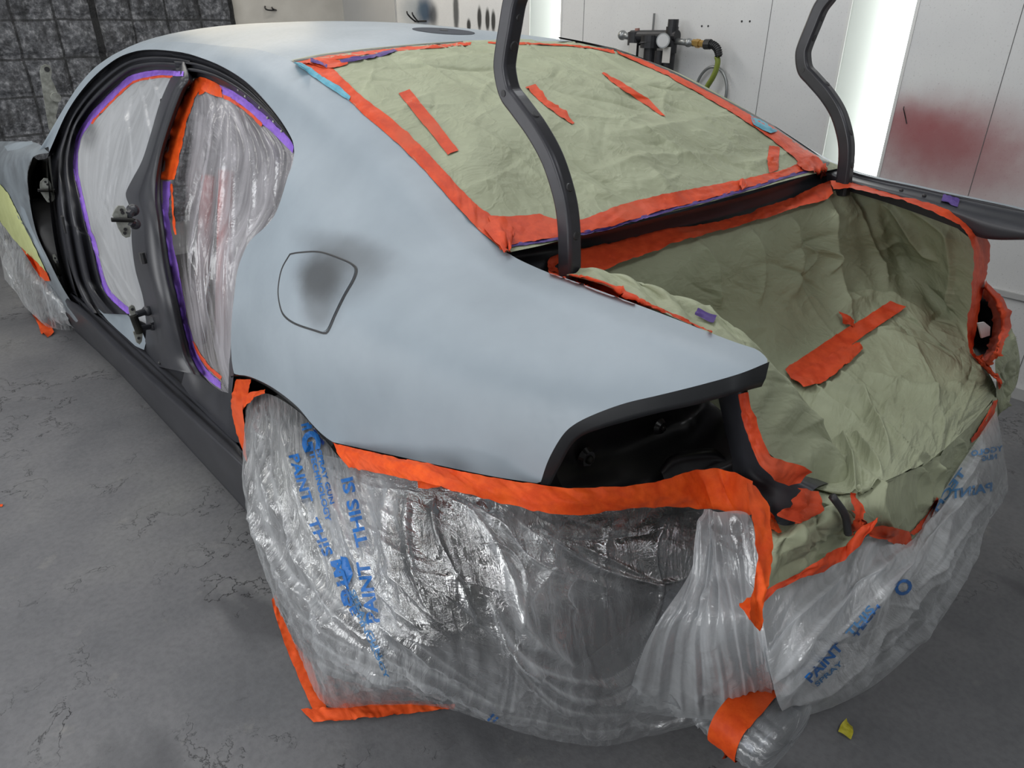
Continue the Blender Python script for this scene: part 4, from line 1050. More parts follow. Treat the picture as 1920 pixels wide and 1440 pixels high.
# boot-lid hinge arms
AL = [(990, -70), (980, -35), (966, 0), (957, 50), (948, 105), (947, 133), (956, 173), (975, 200), (1008, 246), (1037, 300), (1058, 366), (1066, 417), (1068, 470), (1068, 520)]
acl = np.array([hit(px, py, 'x', -.53) for px, py in AL]); acl = resamp(acl, 90)
def arm(sx):
    P = acl.copy(); P[:, 0] = sx * .53
    hw, hd, bv = .0165, .0175, .005
    prof = [(hd, hw - bv), (hd - bv, hw), (-hd + bv, hw), (-hd, hw - bv), (-hd, -hw + bv), (-hd + bv, -hw), (hd - bv, -hw), (hd, -hw + bv)]
    V, F = sweep(P, prof, up=(1, 0, 0))
    a = mesh_obj('boot_hinge_arm', V, F, m_arm, car, sm=False)
    a.data.polygons.foreach_set('use_smooth', [False] * len(a.data.polygons))
    md = a.modifiers.new('bevel', 'BEVEL'); md.width = .002; md.segments = 2; md.limit_method = 'ANGLE'; md.angle_limit = R(35)
    T = np.gradient(P, axis=0); T /= np.linalg.norm(T, axis=1, keepdims=True); N = np.cross(T, (1, 0, 0)); N *= np.sign(-N[:, 1:2] + 1e-9)
    for (px, py, r) in [(969, 32, .006), (958, 88, .009), (985, 228, .008), (1047, 361, .008), (1058, 441, .008)]:
        k = min(range(len(P)), key=lambda i: np.hypot(*(np.array(proj(acl[i] + N[i] * hd)) - (px, py))))
        c = P[k] + N[k] * hd; e = MB(); e.cyl(c, c + N[k] * .0018, r, r * .8, 18); e.build('grommet', m_plug, a)
    k = 25; 
    c = P[33] + np.array([-hw, 0, 0]); e = MB(); e.cyl(c, c + np.array([-.001, 0, 0]), .006, n=14); e.build('arm_hole', m_plug, a)
    return a
arm(-1)['label'] = 'near bent steel boot-lid hinge arm'; arm(1)['label'] = 'far bent steel boot-lid hinge arm'

# tyres behind the sheeting
def tyre(c, lab):
    V = []; n, m = 64, 14; r, w = .335, .215
    for i in range(n):
        t = 2 * math.pi * i / n
        for k in range(m):
            p = 2 * math.pi * k / m; rr = (r + .215) / 2 + (r - .215) / 2 * np.sign(math.cos(p)) * abs(math.cos(p)) ** .5; xx = w / 2 * np.sign(math.sin(p)) * abs(math.sin(p)) ** .5
            V.append((c[0] + xx, c[1] + math.cos(t) * rr, c[2] + math.sin(t) * rr))
    F = [(i * m + k, i * m + (k + 1) % m, ((i + 1) % n) * m + (k + 1) % m, ((i + 1) % n) * m + k) for i in range(n) for k in range(m)]
    o = mesh_obj('tyre', V, F, m_rubber, car)
    b = MB(); b.cyl((c[0] - .06, c[1], c[2]), (c[0] + .05, c[1], c[2]), .222, n=40)
    for i in range(5):
        a = 2 * math.pi * i / 5; d = np.array([0, math.cos(a), math.sin(a)])
        b.box(np.array(c) + np.array([-.07, 0, 0]) + d * .11, (.03, .05, .2), Matrix.Rotation(math.pi / 2 - a, 3, 'X'))
    b.cyl((c[0] - .09, c[1], c[2]), (c[0] - .05, c[1], c[2]), .05, n=24)
    b.build('wheel_rim', m_hinge, o)
tyre((-.80, 1.42, .335), ''); tyre((-.80, 4.22, .335), ''); tyre((.80, 1.42, .335), '')
# lower rear structure that shows dimly through the film
b = MB(); b.box((-.02, .70, .48), (1.45, .06, .36), bevel=.02); b.build('rear_body_panel', m_pocket, car)
b = MB(); b.box((0, .50, .52), (1.25, .07, .12), bevel=.02); b.build('bumper_beam', m_bumper_body, car)
b = MB(); b.box((-.1, 2.6, .26), (1.35, 3.0, .10), bevel=.02); b.build('floor_pan', m_pocket, car)
b = MB(); b.box((-.1, 1.02, .42), (1.2, .5, .26), bevel=.04); b.build('spare_wheel_well', m_pocket, car)

# ================================================================= PAPER ON THE REAR WINDOW
def coons(Lf, Rt, Tp, Bt, nu, nv):
    Lf, Rt, Tp, Bt = resamp(Lf, nv), resamp(Rt, nv), resamp(Tp, nu), resamp(Bt, nu)
    u = np.linspace(0, 1, nu)[None, :, None]; v = np.linspace(0, 1, nv)[:, None, None]
    G = (1 - u) * Lf[:, None] + u * Rt[:, None] + (1 - v) * Tp[None] + v * Bt[None]
    G -= (1 - u) * (1 - v) * Tp[0] + u * (1 - v) * Tp[-1] + (1 - u) * v * Bt[0] + u * v * Bt[-1]
    return G
RWR = [(1150, 94), (1177, 102), (1205, 111), (1259, 134), (1314, 163), (1350, 181), (1396, 207), (1456, 240), (1506, 273), (1554, 306)]
WB = [(955, 476), (1020, 462), (1100, 440), (1180, 418), (1250, 402), (1320, 384), (1400, 362), (1470, 342), (1530, 322), (1554, 306)]
def ysq(pts, n=30): return np.array(ys_list(smooth_px(pts, n)))
cl = ysq(CPIL)[::-1]; cr_ = cl.copy(); cr_[:, 1] = 20 - cr_[:, 1]; ct = np.array(roof_rear); cb = ysq(WB[:-2])
ct = np.vstack([cl[:1], ct[1:-1], cr_[:1]]); cb = np.vstack([cl[-1:], cb[1:], cr_[-1:]])
print('far edge', [tuple(np.round(proj(loft(np.array([q[0]]), np.array([q[1]]))[0]))) for q in cr_[::6]])
print('window params', cl[0], cl[-1], cr_[0], cr_[-1], ct[0], ct[-1], cb[0], cb[-1])
Gp = coons(cl, cr_, ct, cb, 300, 220)
WG = loft(Gp[..., 0], Gp[..., 1])
WG[..., 2] += .003
UVw = grid_uv(WG); Nw = grid_normals(WG)
if Nw[110, 150, 2] < 0: Nw = -Nw
uu = np.linspace(0, 1, 300)[None, :]; vv = np.linspace(0, 1, 220)[:, None]
edge = np.clip(np.minimum(np.minimum(uu, 1 - uu) * 9, np.minimum(vv, 1 - vv) * 9), 0, 1)
Hw = (vnoise(UVw[..., 0] * 4, UVw[..., 1] * 7, 1) * .024 + vnoise(UVw[..., 0] * 9 + UVw[..., 1] * 6, UVw[..., 1] * 11, 2) * .008)
Hw = Hw + creases(UVw, 50, .009, .020, .20, 3, ang=.5, spread=2.4) + creases(UVw, 90, .0045, .009, .09, 4)
# radiating gathers from the top edge
for (cu, ang, L, a) in [(.30, 1.25, .35, .010), (.36, .95, .40, -.008), (.42, 1.15, .45, .009), (.50, .75, .35, .008), (.62, .85, .3, .007), (.25, .7, .22, .007)]:
    s = (UVw[..., 0] - cu * UVw[..., 0].max()) * math.cos(ang) + UVw[..., 1] * math.sin(ang); q_ = -(UVw[..., 0] - cu * UVw[..., 0].max()) * math.sin(ang) + UVw[..., 1] * math.cos(ang)
    Hw = Hw + a * np.exp(-np.abs(q_ + .15 * s * s) / (.012 + .05 * np.clip(s, 0, 1))) * np.exp(-(s / L) ** 2) * (s > -.02)
WG = WG + Nw * (np.clip(Hw + .012, -.001, .045) * edge)[..., None]
wpaper = mesh_obj('window_masking_paper', WG.reshape(-1, 3), grid_faces(220, 300), m_paper, uv=UVw.reshape(-1, 2))
tag(wpaper, 'olive masking paper sheet taped over the sloping rear window', 'masking paper')
wbv = bvh_of(wpaper, quarter, roof)

def T(name, lab, A, B, bv, mt, **k): return tape(name, A, B, bv, mt, lab, **k)
T('tape_strip', 'long orange tape down the near edge of the rear window', [(566, 118), (597, 140), (653, 186), (680, 213), (713, 240), (747, 270), (797, 320), (847, 377), (897, 430), (950, 474)], [(600, 113), (623, 127), (667, 171), (700, 197), (728, 217), (763, 247), (805, 290), (863, 353), (897, 387), (940, 418)], wbv, m_orange_dk, wr=.0012, seed=1, cr=40)
T('tape_strip', 'light blue tape showing at the upper near corner of the rear window', [(551, 117), (568, 130), (593, 148), (623, 169), (655, 188)], [(560, 116), (580, 127), (613, 148), (634, 160), (657, 180)], wbv, m_blue_t, off=.006, seed=2)
T('tape_strip', 'thin orange tape along the roof edge of the rear window, near half', [(556, 116), (600, 106), (680, 96), (740, 90), (800, 85), (860, 80), (884, 79)], [(566, 122), (602, 116), (680, 104), (740, 96), (800, 91), (860, 86), (882, 84)], wbv, m_orange_dk, seed=3)
T('tape_strip', 'thin orange tape along the roof edge of the rear window, far half', [(915, 78), (1000, 80), (1070, 84), (1110, 88), (1150, 94)], [(915, 81), (1000, 84), (1070, 87), (1110, 92), (1154, 101)], wbv, m_orange_dk, seed=4)
T('tape_piece', 'orange tape torn across the upper near corner of the window paper', [(566, 117), (590, 112), (618, 112), (655, 112)], [(590, 122), (603, 126), (620, 129), (652, 120)], wbv, m_orange_dk, off=.008, seed=5)
T('tape_piece', 'long dark purple tape piece under the roof edge on window paper', [(637, 113), (693, 103), (738, 92)], [(641, 119), (713, 106), (746, 95)], wbv, m_purple_dk, off=.010, seed=6)
T('tape_piece', 'short dark purple tape piece in the upper near window corner', [(583, 112), (600, 115), (614, 121)], [(583, 119), (600, 122), (613, 128)], wbv, m_purple_dk, off=.012, seed=7)
T('tape_strip', 'orange tape down the far edge of the rear window', [(1156, 95), (1205, 112), (1259, 136), (1314, 165), (1350, 183), (1396, 209), (1456, 242), (1506, 276), (1540, 300)], [(1160, 101), (1196, 117), (1248, 140), (1314, 177), (1369, 208), (1416, 239), (1463, 273), (1497, 303), (1510, 312)], wbv, m_orange_dk, seed=8, off=.009)
T('tape_piece', 'light blue tape piece on the far edge of the rear window', [(1407, 216), (1440, 234), (1458, 246)], [(1412, 233), (1430, 244), (1445, 250)], wbv, m_blue_t, off=.016, seed=9)
T('drip_edge_seal', None, [(1047, 69), (1100, 79), (1155, 91), (1205, 109), (1259, 132), (1314, 161), (1396, 205), (1456, 238), (1506, 271), (1556, 305)], [(1047, 72), (1100, 83), (1155, 95), (1205, 113), (1259, 137), (1314, 167), (1396, 211), (1456, 245), (1506, 279), (1552, 311)], wbv, m_seal, parent=car, off=.004, wr=0, cr=0, ragged=0)
T('window_seam_seal', None, [(550, 113), (600, 102.5), (680, 92.5), (740, 86.5), (800, 81.5), (868, 77)], [(552, 116), (600, 106), (680, 95.5), (740, 89), (800, 84), (868, 79)], wbv, m_seal, parent=car, off=.003, wr=0, cr=0, ragged=0)
tb_lo = [(938, 470), (958, 458), (1017, 450), (1048, 444), (1085, 437), (1138, 427), (1228, 399), (1300, 380), (1378, 359), (1484, 327), (1516, 318)]
tb_hi = [(915, 405), (950, 405), (1013, 402), (1040, 410), (1093, 411), (1164, 384), (1249, 363), (1320, 350), (1390, 337), (1472, 318), (1508, 300)]
bw2 = bvh_of(wpaper, quarter, *[o for o in WORLD if o.name.startswith('boot_front_gutter')])
T('tape_strip', 'wide orange tape along the bottom edge of the rear window', tb_hi, tb_lo, bw2, m_orange_dk, wr=.0014, seed=10, off=.006, cr=40, m=9)
T('tape_strip', 'thin purple tape line under the bottom window tape', [(x, y - 1) for x, y in tb_lo[1:]], [(x, y + 5) for x, y in tb_lo[1:]], bw2, m_purple_dk, seed=11, off=.004)
T('tape_piece', 'bunched orange tape at the lower near corner of the rear window', [(905, 424), (930, 410), (950, 412), (966, 430)], [(945, 474), (952, 477), (958, 474), (960, 452)], bw2, m_orange_dk, off=.012, wr=.005, seed=12)
T('tape_piece', 'straight orange tape patch on window paper, nearest of the three patches', [(747, 175), (790, 228), (840, 290)], [(768, 167), (815, 224), (860, 282)], wbv, m_orange_dk, off=.004, seed=13, wr=.0006, cr=3)
T('tape_piece', 'crinkled orange tape patch on window paper just right of the near hinge arm', [(985, 163), (1008, 186), (1027, 202), (1050, 218), (1072, 233)], [(1004, 157), (1025, 186), (1042, 196), (1062, 212), (1078, 230)], wbv, m_orange_dk, off=.006, seed=14, wr=.002)
T('tape_piece', 'thin slanting orange tape patch on window paper, farthest of the three patches', [(1128, 137), (1147, 154), (1207, 194), (1239, 216)], [(1134, 136), (1168, 156), (1217, 186), (1248, 219)], wbv, m_orange_dk, off=.005, seed=15)
T('tape_piece', 'small orange tape pleat standing on the bottom window tape', [(1384, 340), (1392, 333), (1402, 341)], [(1387, 352), (1390, 360), (1398, 352)], wbv, m_orange_dk, off=.016, seed=16, wr=.003)
T('tape_piece', 'faded orange tape piece on the far lower corner of the window paper', [(1442, 273), (1438, 300), (1442, 325)], [(1462, 276), (1460, 300), (1459, 318)], wbv, m_orange_dk, off=.008, seed=17, wr=.003)
T('tape_piece', 'bunched orange tape at the lower far corner of the rear window', [(1494, 305), (1512, 296), (1530, 294), (1552, 314)], [(1504, 318), (1516, 320), (1532, 326), (1549, 333)], bw2, m_orange_dk, off=.02, seed=18, wr=.005)

# ================================================================= PAPER IN THE BOOT
def wr_paper(seed, big=.012, n=60, a=.008, w=.02, L=.14, edgefade=True):
    def f(UV, G):
        H = vnoise(UV[..., 0] * 5, UV[..., 1] * 5, seed) * big + vnoise(UV[..., 0] * 13, UV[..., 1] * 13, seed + 1) * big * .5
        H = H + creases(UV, n, a, w, L, seed + 2) + creases(UV, n * 2, a * .4, w * .4, L * .5, seed + 3)
        nv, nu = H.shape; u = np.linspace(0, 1, nu)[None]; v = np.linspace(0, 1, nv)[:, None]
        return H * np.clip(np.minimum(np.minimum(u, 1 - u), np.minimum(v, 1 - v)) * 14, 0.1, 1)
    return f
def rows3(rows): return [[hit(*p) for p in r] for r in rows]
tp = [
 [(1086, 509, 'y', .90), (1190, 479, 'y', .895), (1300, 441, 'y', .89), (1400, 412, 'y', .89), (1500, 384, 'y', .89), (1562, 358, 'y', .89), (1640, 358, 'y', .82), (1740, 390, 'y', .68), (1830, 455, 'y', .55)],
 [(1150, 560, 'y', .87), (1250, 540, 'y', .86), (1330, 510, 'y', .86), (1420, 480, 'y', .86), (1510, 450, 'y', .86), (1580, 430, 'y', .84), (1660, 430, 'y', .78), (1745, 455, 'y', .66), (1828, 510, 'y', .53)],
 [(1230, 640, 'y', .84), (1330, 620, 'y', .84), (1400, 580, 'y', .84), (1465, 545, 'y', .83), (1535, 515, 'y', .83), (1600, 490, 'y', .81), (1680, 490, 'y', .75), (1750, 520, 'y', .64), (1826, 570, 'y', .51)],
 [(1330, 740, 'y', .76), (1400, 700, 'y', .77), (1465, 650, 'y', .77), (1510, 610, 'y', .78), (1565, 575, 'y', .78), (1620, 545, 'y', .76), (1690, 545, 'y', .70), (1762, 575, 'y', .60), (1824, 610, 'y', .49)],
 [(1400, 770, 'y', .67), (1445, 740, 'y', .69), (1490, 700, 'y', .70), (1545, 655, 'y', .71), (1600, 622, 'y', .71), (1645, 595, 'y', .69), (1700, 580, 'y', .64), (1770, 610, 'y', .55), (1822, 645, 'y', .475)],
 [(1440, 840, 'y', .58), (1480, 800, 'y', .60), (1525, 755, 'y', .61), (1580, 705, 'y', .62), (1640, 665, 'y', .62), (1690, 640, 'y', .60), (1740, 635, 'y', .56), (1795, 655, 'y', .49), (1838, 680, 'y', .44)],
 [(1470, 880, 'y', .47), (1520, 860, 'y', .48), (1570, 820, 'y', .49), (1630, 775, 'y', .50), (1690, 735, 'y', .50), (1740, 705, 'y', .49), (1785, 690, 'y', .47), (1825, 695, 'y', .43), (1856, 704, 'y', .40)],
 [(1480, 900, 'y', .42), (1545, 915, 'y', .375), (1600, 915, 'y', .345), (1656, 893, 'y', .33), (1700, 876, 'y', .33), (1742, 855, 'y', .335), (1790, 815, 'y', .345), (1832, 775, 'y', .36), (1869, 732, 'y', .375)],
 [(1480, 904, 'y', .418), (1545, 919, 'y', .372), (1600, 919, 'y', .342), (1656, 898, 'y', .327), (1700, 881, 'y', .327), (1742, 860, 'y', .332), (1790, 820, 'y', .342), (1832, 780, 'y', .357), (1869, 736, 'y', .372)],
 [(1500, 930, 'y', .39), (1555, 950, 'y', .345), (1608, 960, 'y', .315), (1658, 945, 'y', .305), (1700, 940, 'y', .305), (1738, 915, 'y', .315), (1790, 860, 'y', .33), (1834, 805, 'y', .345), (1870, 752, 'y', .36)],
 [(1560, 985, 'y', .36), (1600, 1000, 'y', .325), (1632, 1005, 'y', .30), (1665, 1010, 'y', .29), (1705, 1018, 'y', .285), (1748, 955, 'y', .30), (1800, 880, 'y', .32), (1838, 825, 'y', .335), (1871, 780, 'y', .35)]]
FT = [([(1553, 365), (1560, 460), (1572, 560), (1602, 618)], 16, .030), ([(1592, 358), (1632, 450), (1662, 545)], 14, .026), ([(1640, 365), (1700, 420), (1735, 470), (1765, 490)], 10, .022), ([(1700, 380), (1760, 420), (1806, 458)], 9, .018), ([(1780, 420), (1790, 500), (1785, 590)], 9, .016),
      ([(1300, 450), (1340, 500), (1350, 580)], 14, .016), ([(1400, 420), (1430, 500), (1420, 580)], 12, .014), ([(1480, 400), (1500, 480), (1490, 560)], 12, .016), ([(1520, 460), (1560, 480), (1548, 520)], 6, .014), ([(1500, 450), (1530, 480), (1500, 520)], 5, .012),
      ([(1555, 690), (1610, 745), (1650, 810), (1668, 880)], 12, .022), ([(1500, 715), (1560, 765), (1620, 800)], 9, .018), ([(1530, 720), (1590, 738), (1650, 765)], 7, .014), ([(1640, 622), (1720, 645), (1805, 695)], 14, .014), ([(1575, 815), (1600, 870), (1604, 930)], 10, .024), ([(1600, 815), (1640, 870), (1655, 900)], 9, .020),
      ([(1480, 800), (1560, 862), (1650, 905)], 10, .018), ([(1620, 700), (1700, 728), (1800, 742)], 10, .012), ([(1660, 800), (1700, 850), (1742, 862)], 7, .014), ([(1690, 640), (1740, 700), (1760, 780)], 10, .012), ([(1745, 862), (1752, 905), (1738, 945)], 6, .016), ([(1716, 868), (1730, 910), (1722, 960)], 7, .014), ([(1795, 818), (1806, 850), (1800, 880)], 6, .012), ([(1650, 900), (1640, 950), (1660, 1000)], 9, .014)]
def dtrunk(UV, G):
    f = wr_paper(20, .016, 60, .009, .020, .12)(UV, G)
    nv, nu = f.shape; u = np.linspace(0, 1, nu)[None]; v = np.linspace(0, 1, nv)[:, None]
    # hanging folds on the far part of the back face, long folds on the floor part
    g = .016 * np.sin(u * 70 + v * 6) * np.exp(-((u - .72) / .10) ** 2) * np.clip(1 - v * 2.2, 0, 1)
    g = g + folds(projN(G), FT)
    return f + g * np.clip(np.minimum(u, 1 - u) * 14, 0, 1)
trunkp = cloth_patch('boot_masking_paper', rows3(tp), 330, 300, m_paper, disp=dtrunk, label='large crumpled olive masking paper lining the open boot and rear lip', cat='masking paper')
fl_rows = [
 [(1062, 516, 'x', -.56), (1133, 535, 'x', -.57), (1211, 573, 'x', -.57), (1270, 598, 'x', -.56), (1334, 628, 'x', -.55), (1405, 665, 'x', -.53), (1402, 735, 'y', .475), (1412, 790, 'y', .455), (1440, 848, 'y', .43), (1500, 890, 'y', .40), (1560, 950, 'y', .36)],
 [(1078, 508, 'x', -.54), (1140, 522, 'x', -.54), (1208, 545, 'x', -.535), (1268, 572, 'x', -.53), (1330, 600, 'x', -.51), (1402, 645, 'x', -.50), (1425, 705, 'y', .49), (1450, 762, 'y', .465), (1482, 820, 'y', .435), (1530, 890, 'y', .395), (1580, 955, 'y', .355)],
 [(1090, 503, 'x', -.52), (1140, 510, 'x', -.52), (1192, 523, 'x', -.515), (1250, 547, 'x', -.51), (1308, 566, 'x', -.49), (1386, 617, 'x', -.475), (1450, 686, 'y', .50), (1490, 724, 'y', .475), (1535, 785, 'y', .44), (1575, 850, 'y', .40), (1606, 925, 'y', .35)]]
FR = rows3(fl_rows)
FR.append([p + np.array([.045, .03, -.05]) * (1 if i < 8 else .4) for i, p in enumerate(FR[2])])
FR.append([p + np.array([.075, .05, -.20]) * (1 if i < 8 else .35) for i, p in enumerate(FR[2])])
def dflap(UV, G):
    nv, nu = G.shape[:2]; v = np.linspace(0, 1, nv)[:, None]; u = np.linspace(0, 1, nu)[None]
    return wr_paper(31, .008, 46, .006, .014, .09)(UV, G) + .005 * np.sin(u * 55 + v * 5) * np.sin(np.pi * np.clip(v * 2, 0, 1))
flap = cloth_patch('boot_side_paper', FR, 260, 90, m_paper, disp=dflap, label='long folded edge of olive masking paper over the near side of the boot opening', cat='masking paper')
# small paper panel below the lip at the near rear corner, and the crumple above it
lowp = cloth_patch('corner_masking_paper', rows3([
 [(1430, 965, 'y', .40), (1470, 985, 'y', .38), (1510, 975, 'y', .365), (1550, 955, 'y', .35), (1590, 955, 'y', .34), (1602, 975, 'y', .335)],
 [(1438, 1010, 'y', .37), (1475, 1005, 'y', .345), (1512, 995, 'y', .335), (1555, 975, 'y', .33), (1590, 975, 'y', .325), (1600, 990, 'y', .325)],
 [(1440, 1060, 'y', .35), (1480, 1040, 'y', .34), (1520, 1025, 'y', .335), (1560, 1010, 'y', .33), (1590, 1000, 'y', .325), (1602, 1005, 'y', .32)],
 [(1434, 1125, 'y', .335), (1480, 1090, 'y', .33), (1520, 1065, 'y', .325), (1560, 1042, 'y', .32), (1590, 1028, 'y', .315), (1612, 1010, 'y', .31)]]), 120, 90, m_paper,
 disp=wr_paper(41, .012, 24, .008, .014, .06), label='small olive masking paper panel under the boot lip, near rear corner', cat='masking paper')
b = MB(); b.tube(resamp([hit(1560, 930, 'y', .335), hit(1584, 965, 'y', .315), hit(1590, 1000, 'y', .31)], 12), .006, 8); tag(b.build('paper_slit_tube', m_plug, sm=True), 'dark slit of trim showing between paper folds below the boot lip', 'trim')  # dark tube stands in for the dark opening between the paper folds
tbv = bvh_of(trunkp, flap, lowp, *[o for o in WORLD if o.name.split('.')[0] in ('boot_front_gutter', 'far_boot_gutter', 'rear_corner_pillar', 'tail_lamp_pocket', 'quarter_panel')])
T('tape_loop', 'orange tape curled around the foot of the near hinge arm', [(1052, 474), (1030, 483), (1024, 497), (1030, 513), (1056, 522), (1087, 533)], [(1072, 490), (1050, 492), (1040, 499), (1044, 506), (1060, 511), (1090, 518)], tbv, m_orange_dk, off=.012, seed=22, wr=.003)
T('tape_strip', 'orange tape tucked between near quarter panel and boot paper', [(1080, 531), (1149, 557), (1211, 576), (1269, 596), (1334, 625)], [(1087, 515), (1133, 527), (1180, 548), (1211, 566), (1260, 587), (1336, 622)], tbv, m_orange_dk, off=.01, seed=23, wr=.003)
T('tape_piece', 'small orange tape flick above the boot paper joint', [(1572, 583), (1590, 592), (1600, 602)], [(1580, 606), (1592, 612), (1600, 616)], tbv, m_orange_dk, off=.014, seed=28, wr=.003)
T('tape_piece', 'small purple tape tab on the near folded paper edge', [(1309, 577), (1325, 585), (1344, 591)], [(1303, 589), (1320, 600), (1338, 606)], tbv, m_purple_dk, off=.006, seed=29)
T('tape_piece', 'purple tape square on the far boot gutter', [(1769, 365), (1785, 368), (1800, 373)], [(1764, 378), (1780, 383), (1796, 387)], tbv, m_purple_dk, off=.006, seed=30, wr=.003)
T('tape_piece', 'narrow upright orange tape in the fold under the boot lip', [(1595, 923), (1594, 965), (1592, 1003)], [(1600, 924), (1617, 950), (1600, 990)], tbv, m_orange_dk, off=.02, seed=32, wr=.004)
T('tape_piece', 'orange tape tongue on the hem below the boot lip', [(1622, 992), (1660, 985), (1705, 997), (1713, 1022)], [(1630, 1006), (1660, 1013), (1690, 1026), (1704, 1031)], tbv, m_orange_dk, off=.02, seed=34, wr=.003)
T('tape_strip', 'thin orange tape up the far hem of the boot paper', [(1706, 1000), (1739, 964), (1757, 932)], [(1712, 1003), (1745, 972), (1760, 936)], tbv, m_orange_dk, off=.014, seed=35)
T('tape_strip', 'orange tape on the far rear corner under the paper lump', [(1821, 822), (1836, 800), (1852, 776), (1862, 752)], [(1822, 830), (1846, 812), (1862, 786), (1870, 750)], tbv, m_orange_dk, off=.014, seed=36)


T('tape_piece', 'upper orange tape joint across the boot paper', [(1472, 692), (1528, 654), (1586, 616), (1618, 598), (1669, 564)], [(1484, 712), (1545, 682), (1605, 640), (1647, 611), (1699, 576)], tbv, m_orange_dk, off=.016, seed=26, wr=.002)
T('tape_piece', 'lower orange tape joint across the boot paper', [(1480, 706), (1530, 682), (1580, 652), (1612, 642)], [(1506, 725), (1544, 718), (1597, 676), (1618, 655)], tbv, m_orange_dk, off=.022, seed=27, wr=.004)
tape3('tape_strip', 'orange tape down the near side of the boot opening behind the tail lamp pocket', [(1386, 738, 'y', 0.47), (1396, 789, 'y', 0.455), (1410, 840, 'y', 0.435), (1425, 875, 'y', 0.415), (1445, 898, 'y', 0.4), (1476, 910, 'y', 0.385), (1500, 906, 'y', 0.375)], [(1404, 735, 'y', 0.455), (1410, 770, 'y', 0.445), (1425, 812, 'y', 0.43), (1445, 855, 'y', 0.41), (1476, 866, 'y', 0.395), (1505, 874, 'y', 0.38), (1516, 884, 'y', 0.375)], m_orange_dk, seed=25, wr=.002)
tape3('tape_piece', 'orange tape curled at the near lower corner of the boot opening', [(1493, 916, 'y', 0.37), (1480, 945, 'y', 0.358), (1457, 967, 'y', 0.355)], [(1542, 921, 'y', 0.355), (1536, 955, 'y', 0.345), (1497, 985, 'y', 0.345)], m_orange_dk, seed=31, wr=.004)
# ---- far lamp opening with its tape ring and paper lump
lines_band('far_lamp_pocket', [
 [(1815, 530, 'y', .56), (1815, 580, 'y', .56), (1812, 620, 'y', .55), (1810, 668, 'y', .53)],
 [(1852, 548, 'y', .50), (1852, 600, 'y', .52), (1848, 640, 'y', .50), (1840, 672, 'y', .47)],
 [(1862, 560, 'y', .48), (1864, 610, 'y', .48), (1862, 650, 'y', .46), (1850, 676, 'y', .43)]], 30, m_pocket, car)
b = MB(); b.plate([hit(x, y, 'y', .43) for x, y in [(1834, 606), (1846, 604), (1857, 613), (1856, 629), (1841, 634)]], (0, 1, 0), .003)
tag(b.build('paper_scrap', mat('white_card', lin(196, 196, 196), .6)), 'small white scrap inside the far tail lamp opening', 'scrap')
lump = cloth_patch('far_corner_paper', rows3([
 [(1880, 610, 'y', .42), (1892, 612, 'y', .42), (1897, 616, 'y', .43)],
 [(1872, 640, 'y', .385), (1895, 640, 'y', .38), (1908, 645, 'y', .40)],
 [(1866, 680, 'y', .37), (1892, 680, 'y', .36), (1913, 685, 'y', .385)],
 [(1868, 715, 'y', .365), (1888, 720, 'y', .36), (1906, 722, 'y', .38)],
 [(1868, 750, 'y', .365), (1880, 750, 'y', .36), (1890, 745, 'y', .375)],
 [(1870, 785, 'y', .36), (1873, 775, 'y', .36), (1880, 768, 'y', .365)]]), 50, 70, m_paper, disp=wr_paper(51, .014, 30, .01, .012, .06), label='crumpled olive paper lump around the far tail lamp opening', cat='masking paper')
lbv = bvh_of(lump, trunkp, *[o for o in WORLD if o.name.startswith('far_lamp_pocket')])
T('tape_loop', 'orange tape ring around the far tail lamp opening', [(1847, 526), (1881, 558), (1893, 588), (1897, 614), (1882, 640), (1878, 660), (1862, 684), (1845, 690)], [(1843, 552), (1855, 570), (1862, 598), (1860, 622), (1858, 645), (1852, 655), (1840, 670), (1824, 664)], lbv, m_orange_dk, off=.02, seed=37, wr=.006, m=8)
T('tape_strip', 'orange tape running from the far lamp opening to the rear lip', [(1824, 662), (1848, 684), (1876, 708), (1878, 724)], [(1820, 664), (1842, 688), (1868, 712), (1873, 730)], lbv, m_orange_dk, off=.016, seed=38, wr=.003)

# ================================================================= FILM SHEETS
def streakdisp(seed, a=.012, fu=30, fan=0.0, noise=.01, crn=50, cra=.008):
    def f(UV, G):
        nv, nu = G.shape[:2]; u = np.linspace(0, 1, nu)[None]; v = np.linspace(0, 1, nv)[:, None]
        w = u + fan * v + .05 * vnoise(v * 5 + u * 0, u * 4, seed)
        H = a * (vnoise(w * fu, v * 1.3 + 3, seed + 1) + .6 * vnoise(w * fu * 2.3, v * 2 + 9, seed + 2) + .35 * vnoise(w * fu * 5, v * 4, seed + 4))
        H = H + noise * vnoise(UV[..., 0] * 8, UV[..., 1] * 8, seed + 3) + creases(UV, crn, cra, .010, .12, seed + 5, ang=1.2, spread=2.6)
        return H * np.clip(np.minimum(np.minimum(u, 1 - u) * 20, np.minimum(v, 1 - v) * 14), 0.05, 1)
    return f
def span_film(name, rows, inset, nu, nv, m, disp, lab):
    bv = loft_bvh(inset)[0]; A = []
    rr = resamp(np.array([list(r) for r in rows], float), nv)          # xl,yl,xr,yr
    G = np.zeros((nv, nu, 3)); lastt = None
    for j in range(nv):
        for i in range(nu):
            k = i / (nu - 1); px = rr[j, 0] * (1 - k) + rr[j, 2] * k; py = rr[j, 1] * (1 - k) + rr[j, 3] * k
            d = rayd(px, py); d /= np.linalg.norm(d); loc = cast(bv, px, py)[0]
            if loc is not None and loc[0] < -.3: lastt = np.linalg.norm(loc - CAM)
            G[j, i] = CAM + d * lastt
    UV = grid_uv(G); G = G + grid_normals(G) * disp(UV, G)[..., None]
    return tag(mesh_obj(name, G.reshape(-1, 3), grid_faces(nv, nu), m, uv=UV.reshape(-1, 2)), lab, 'plastic sheet')
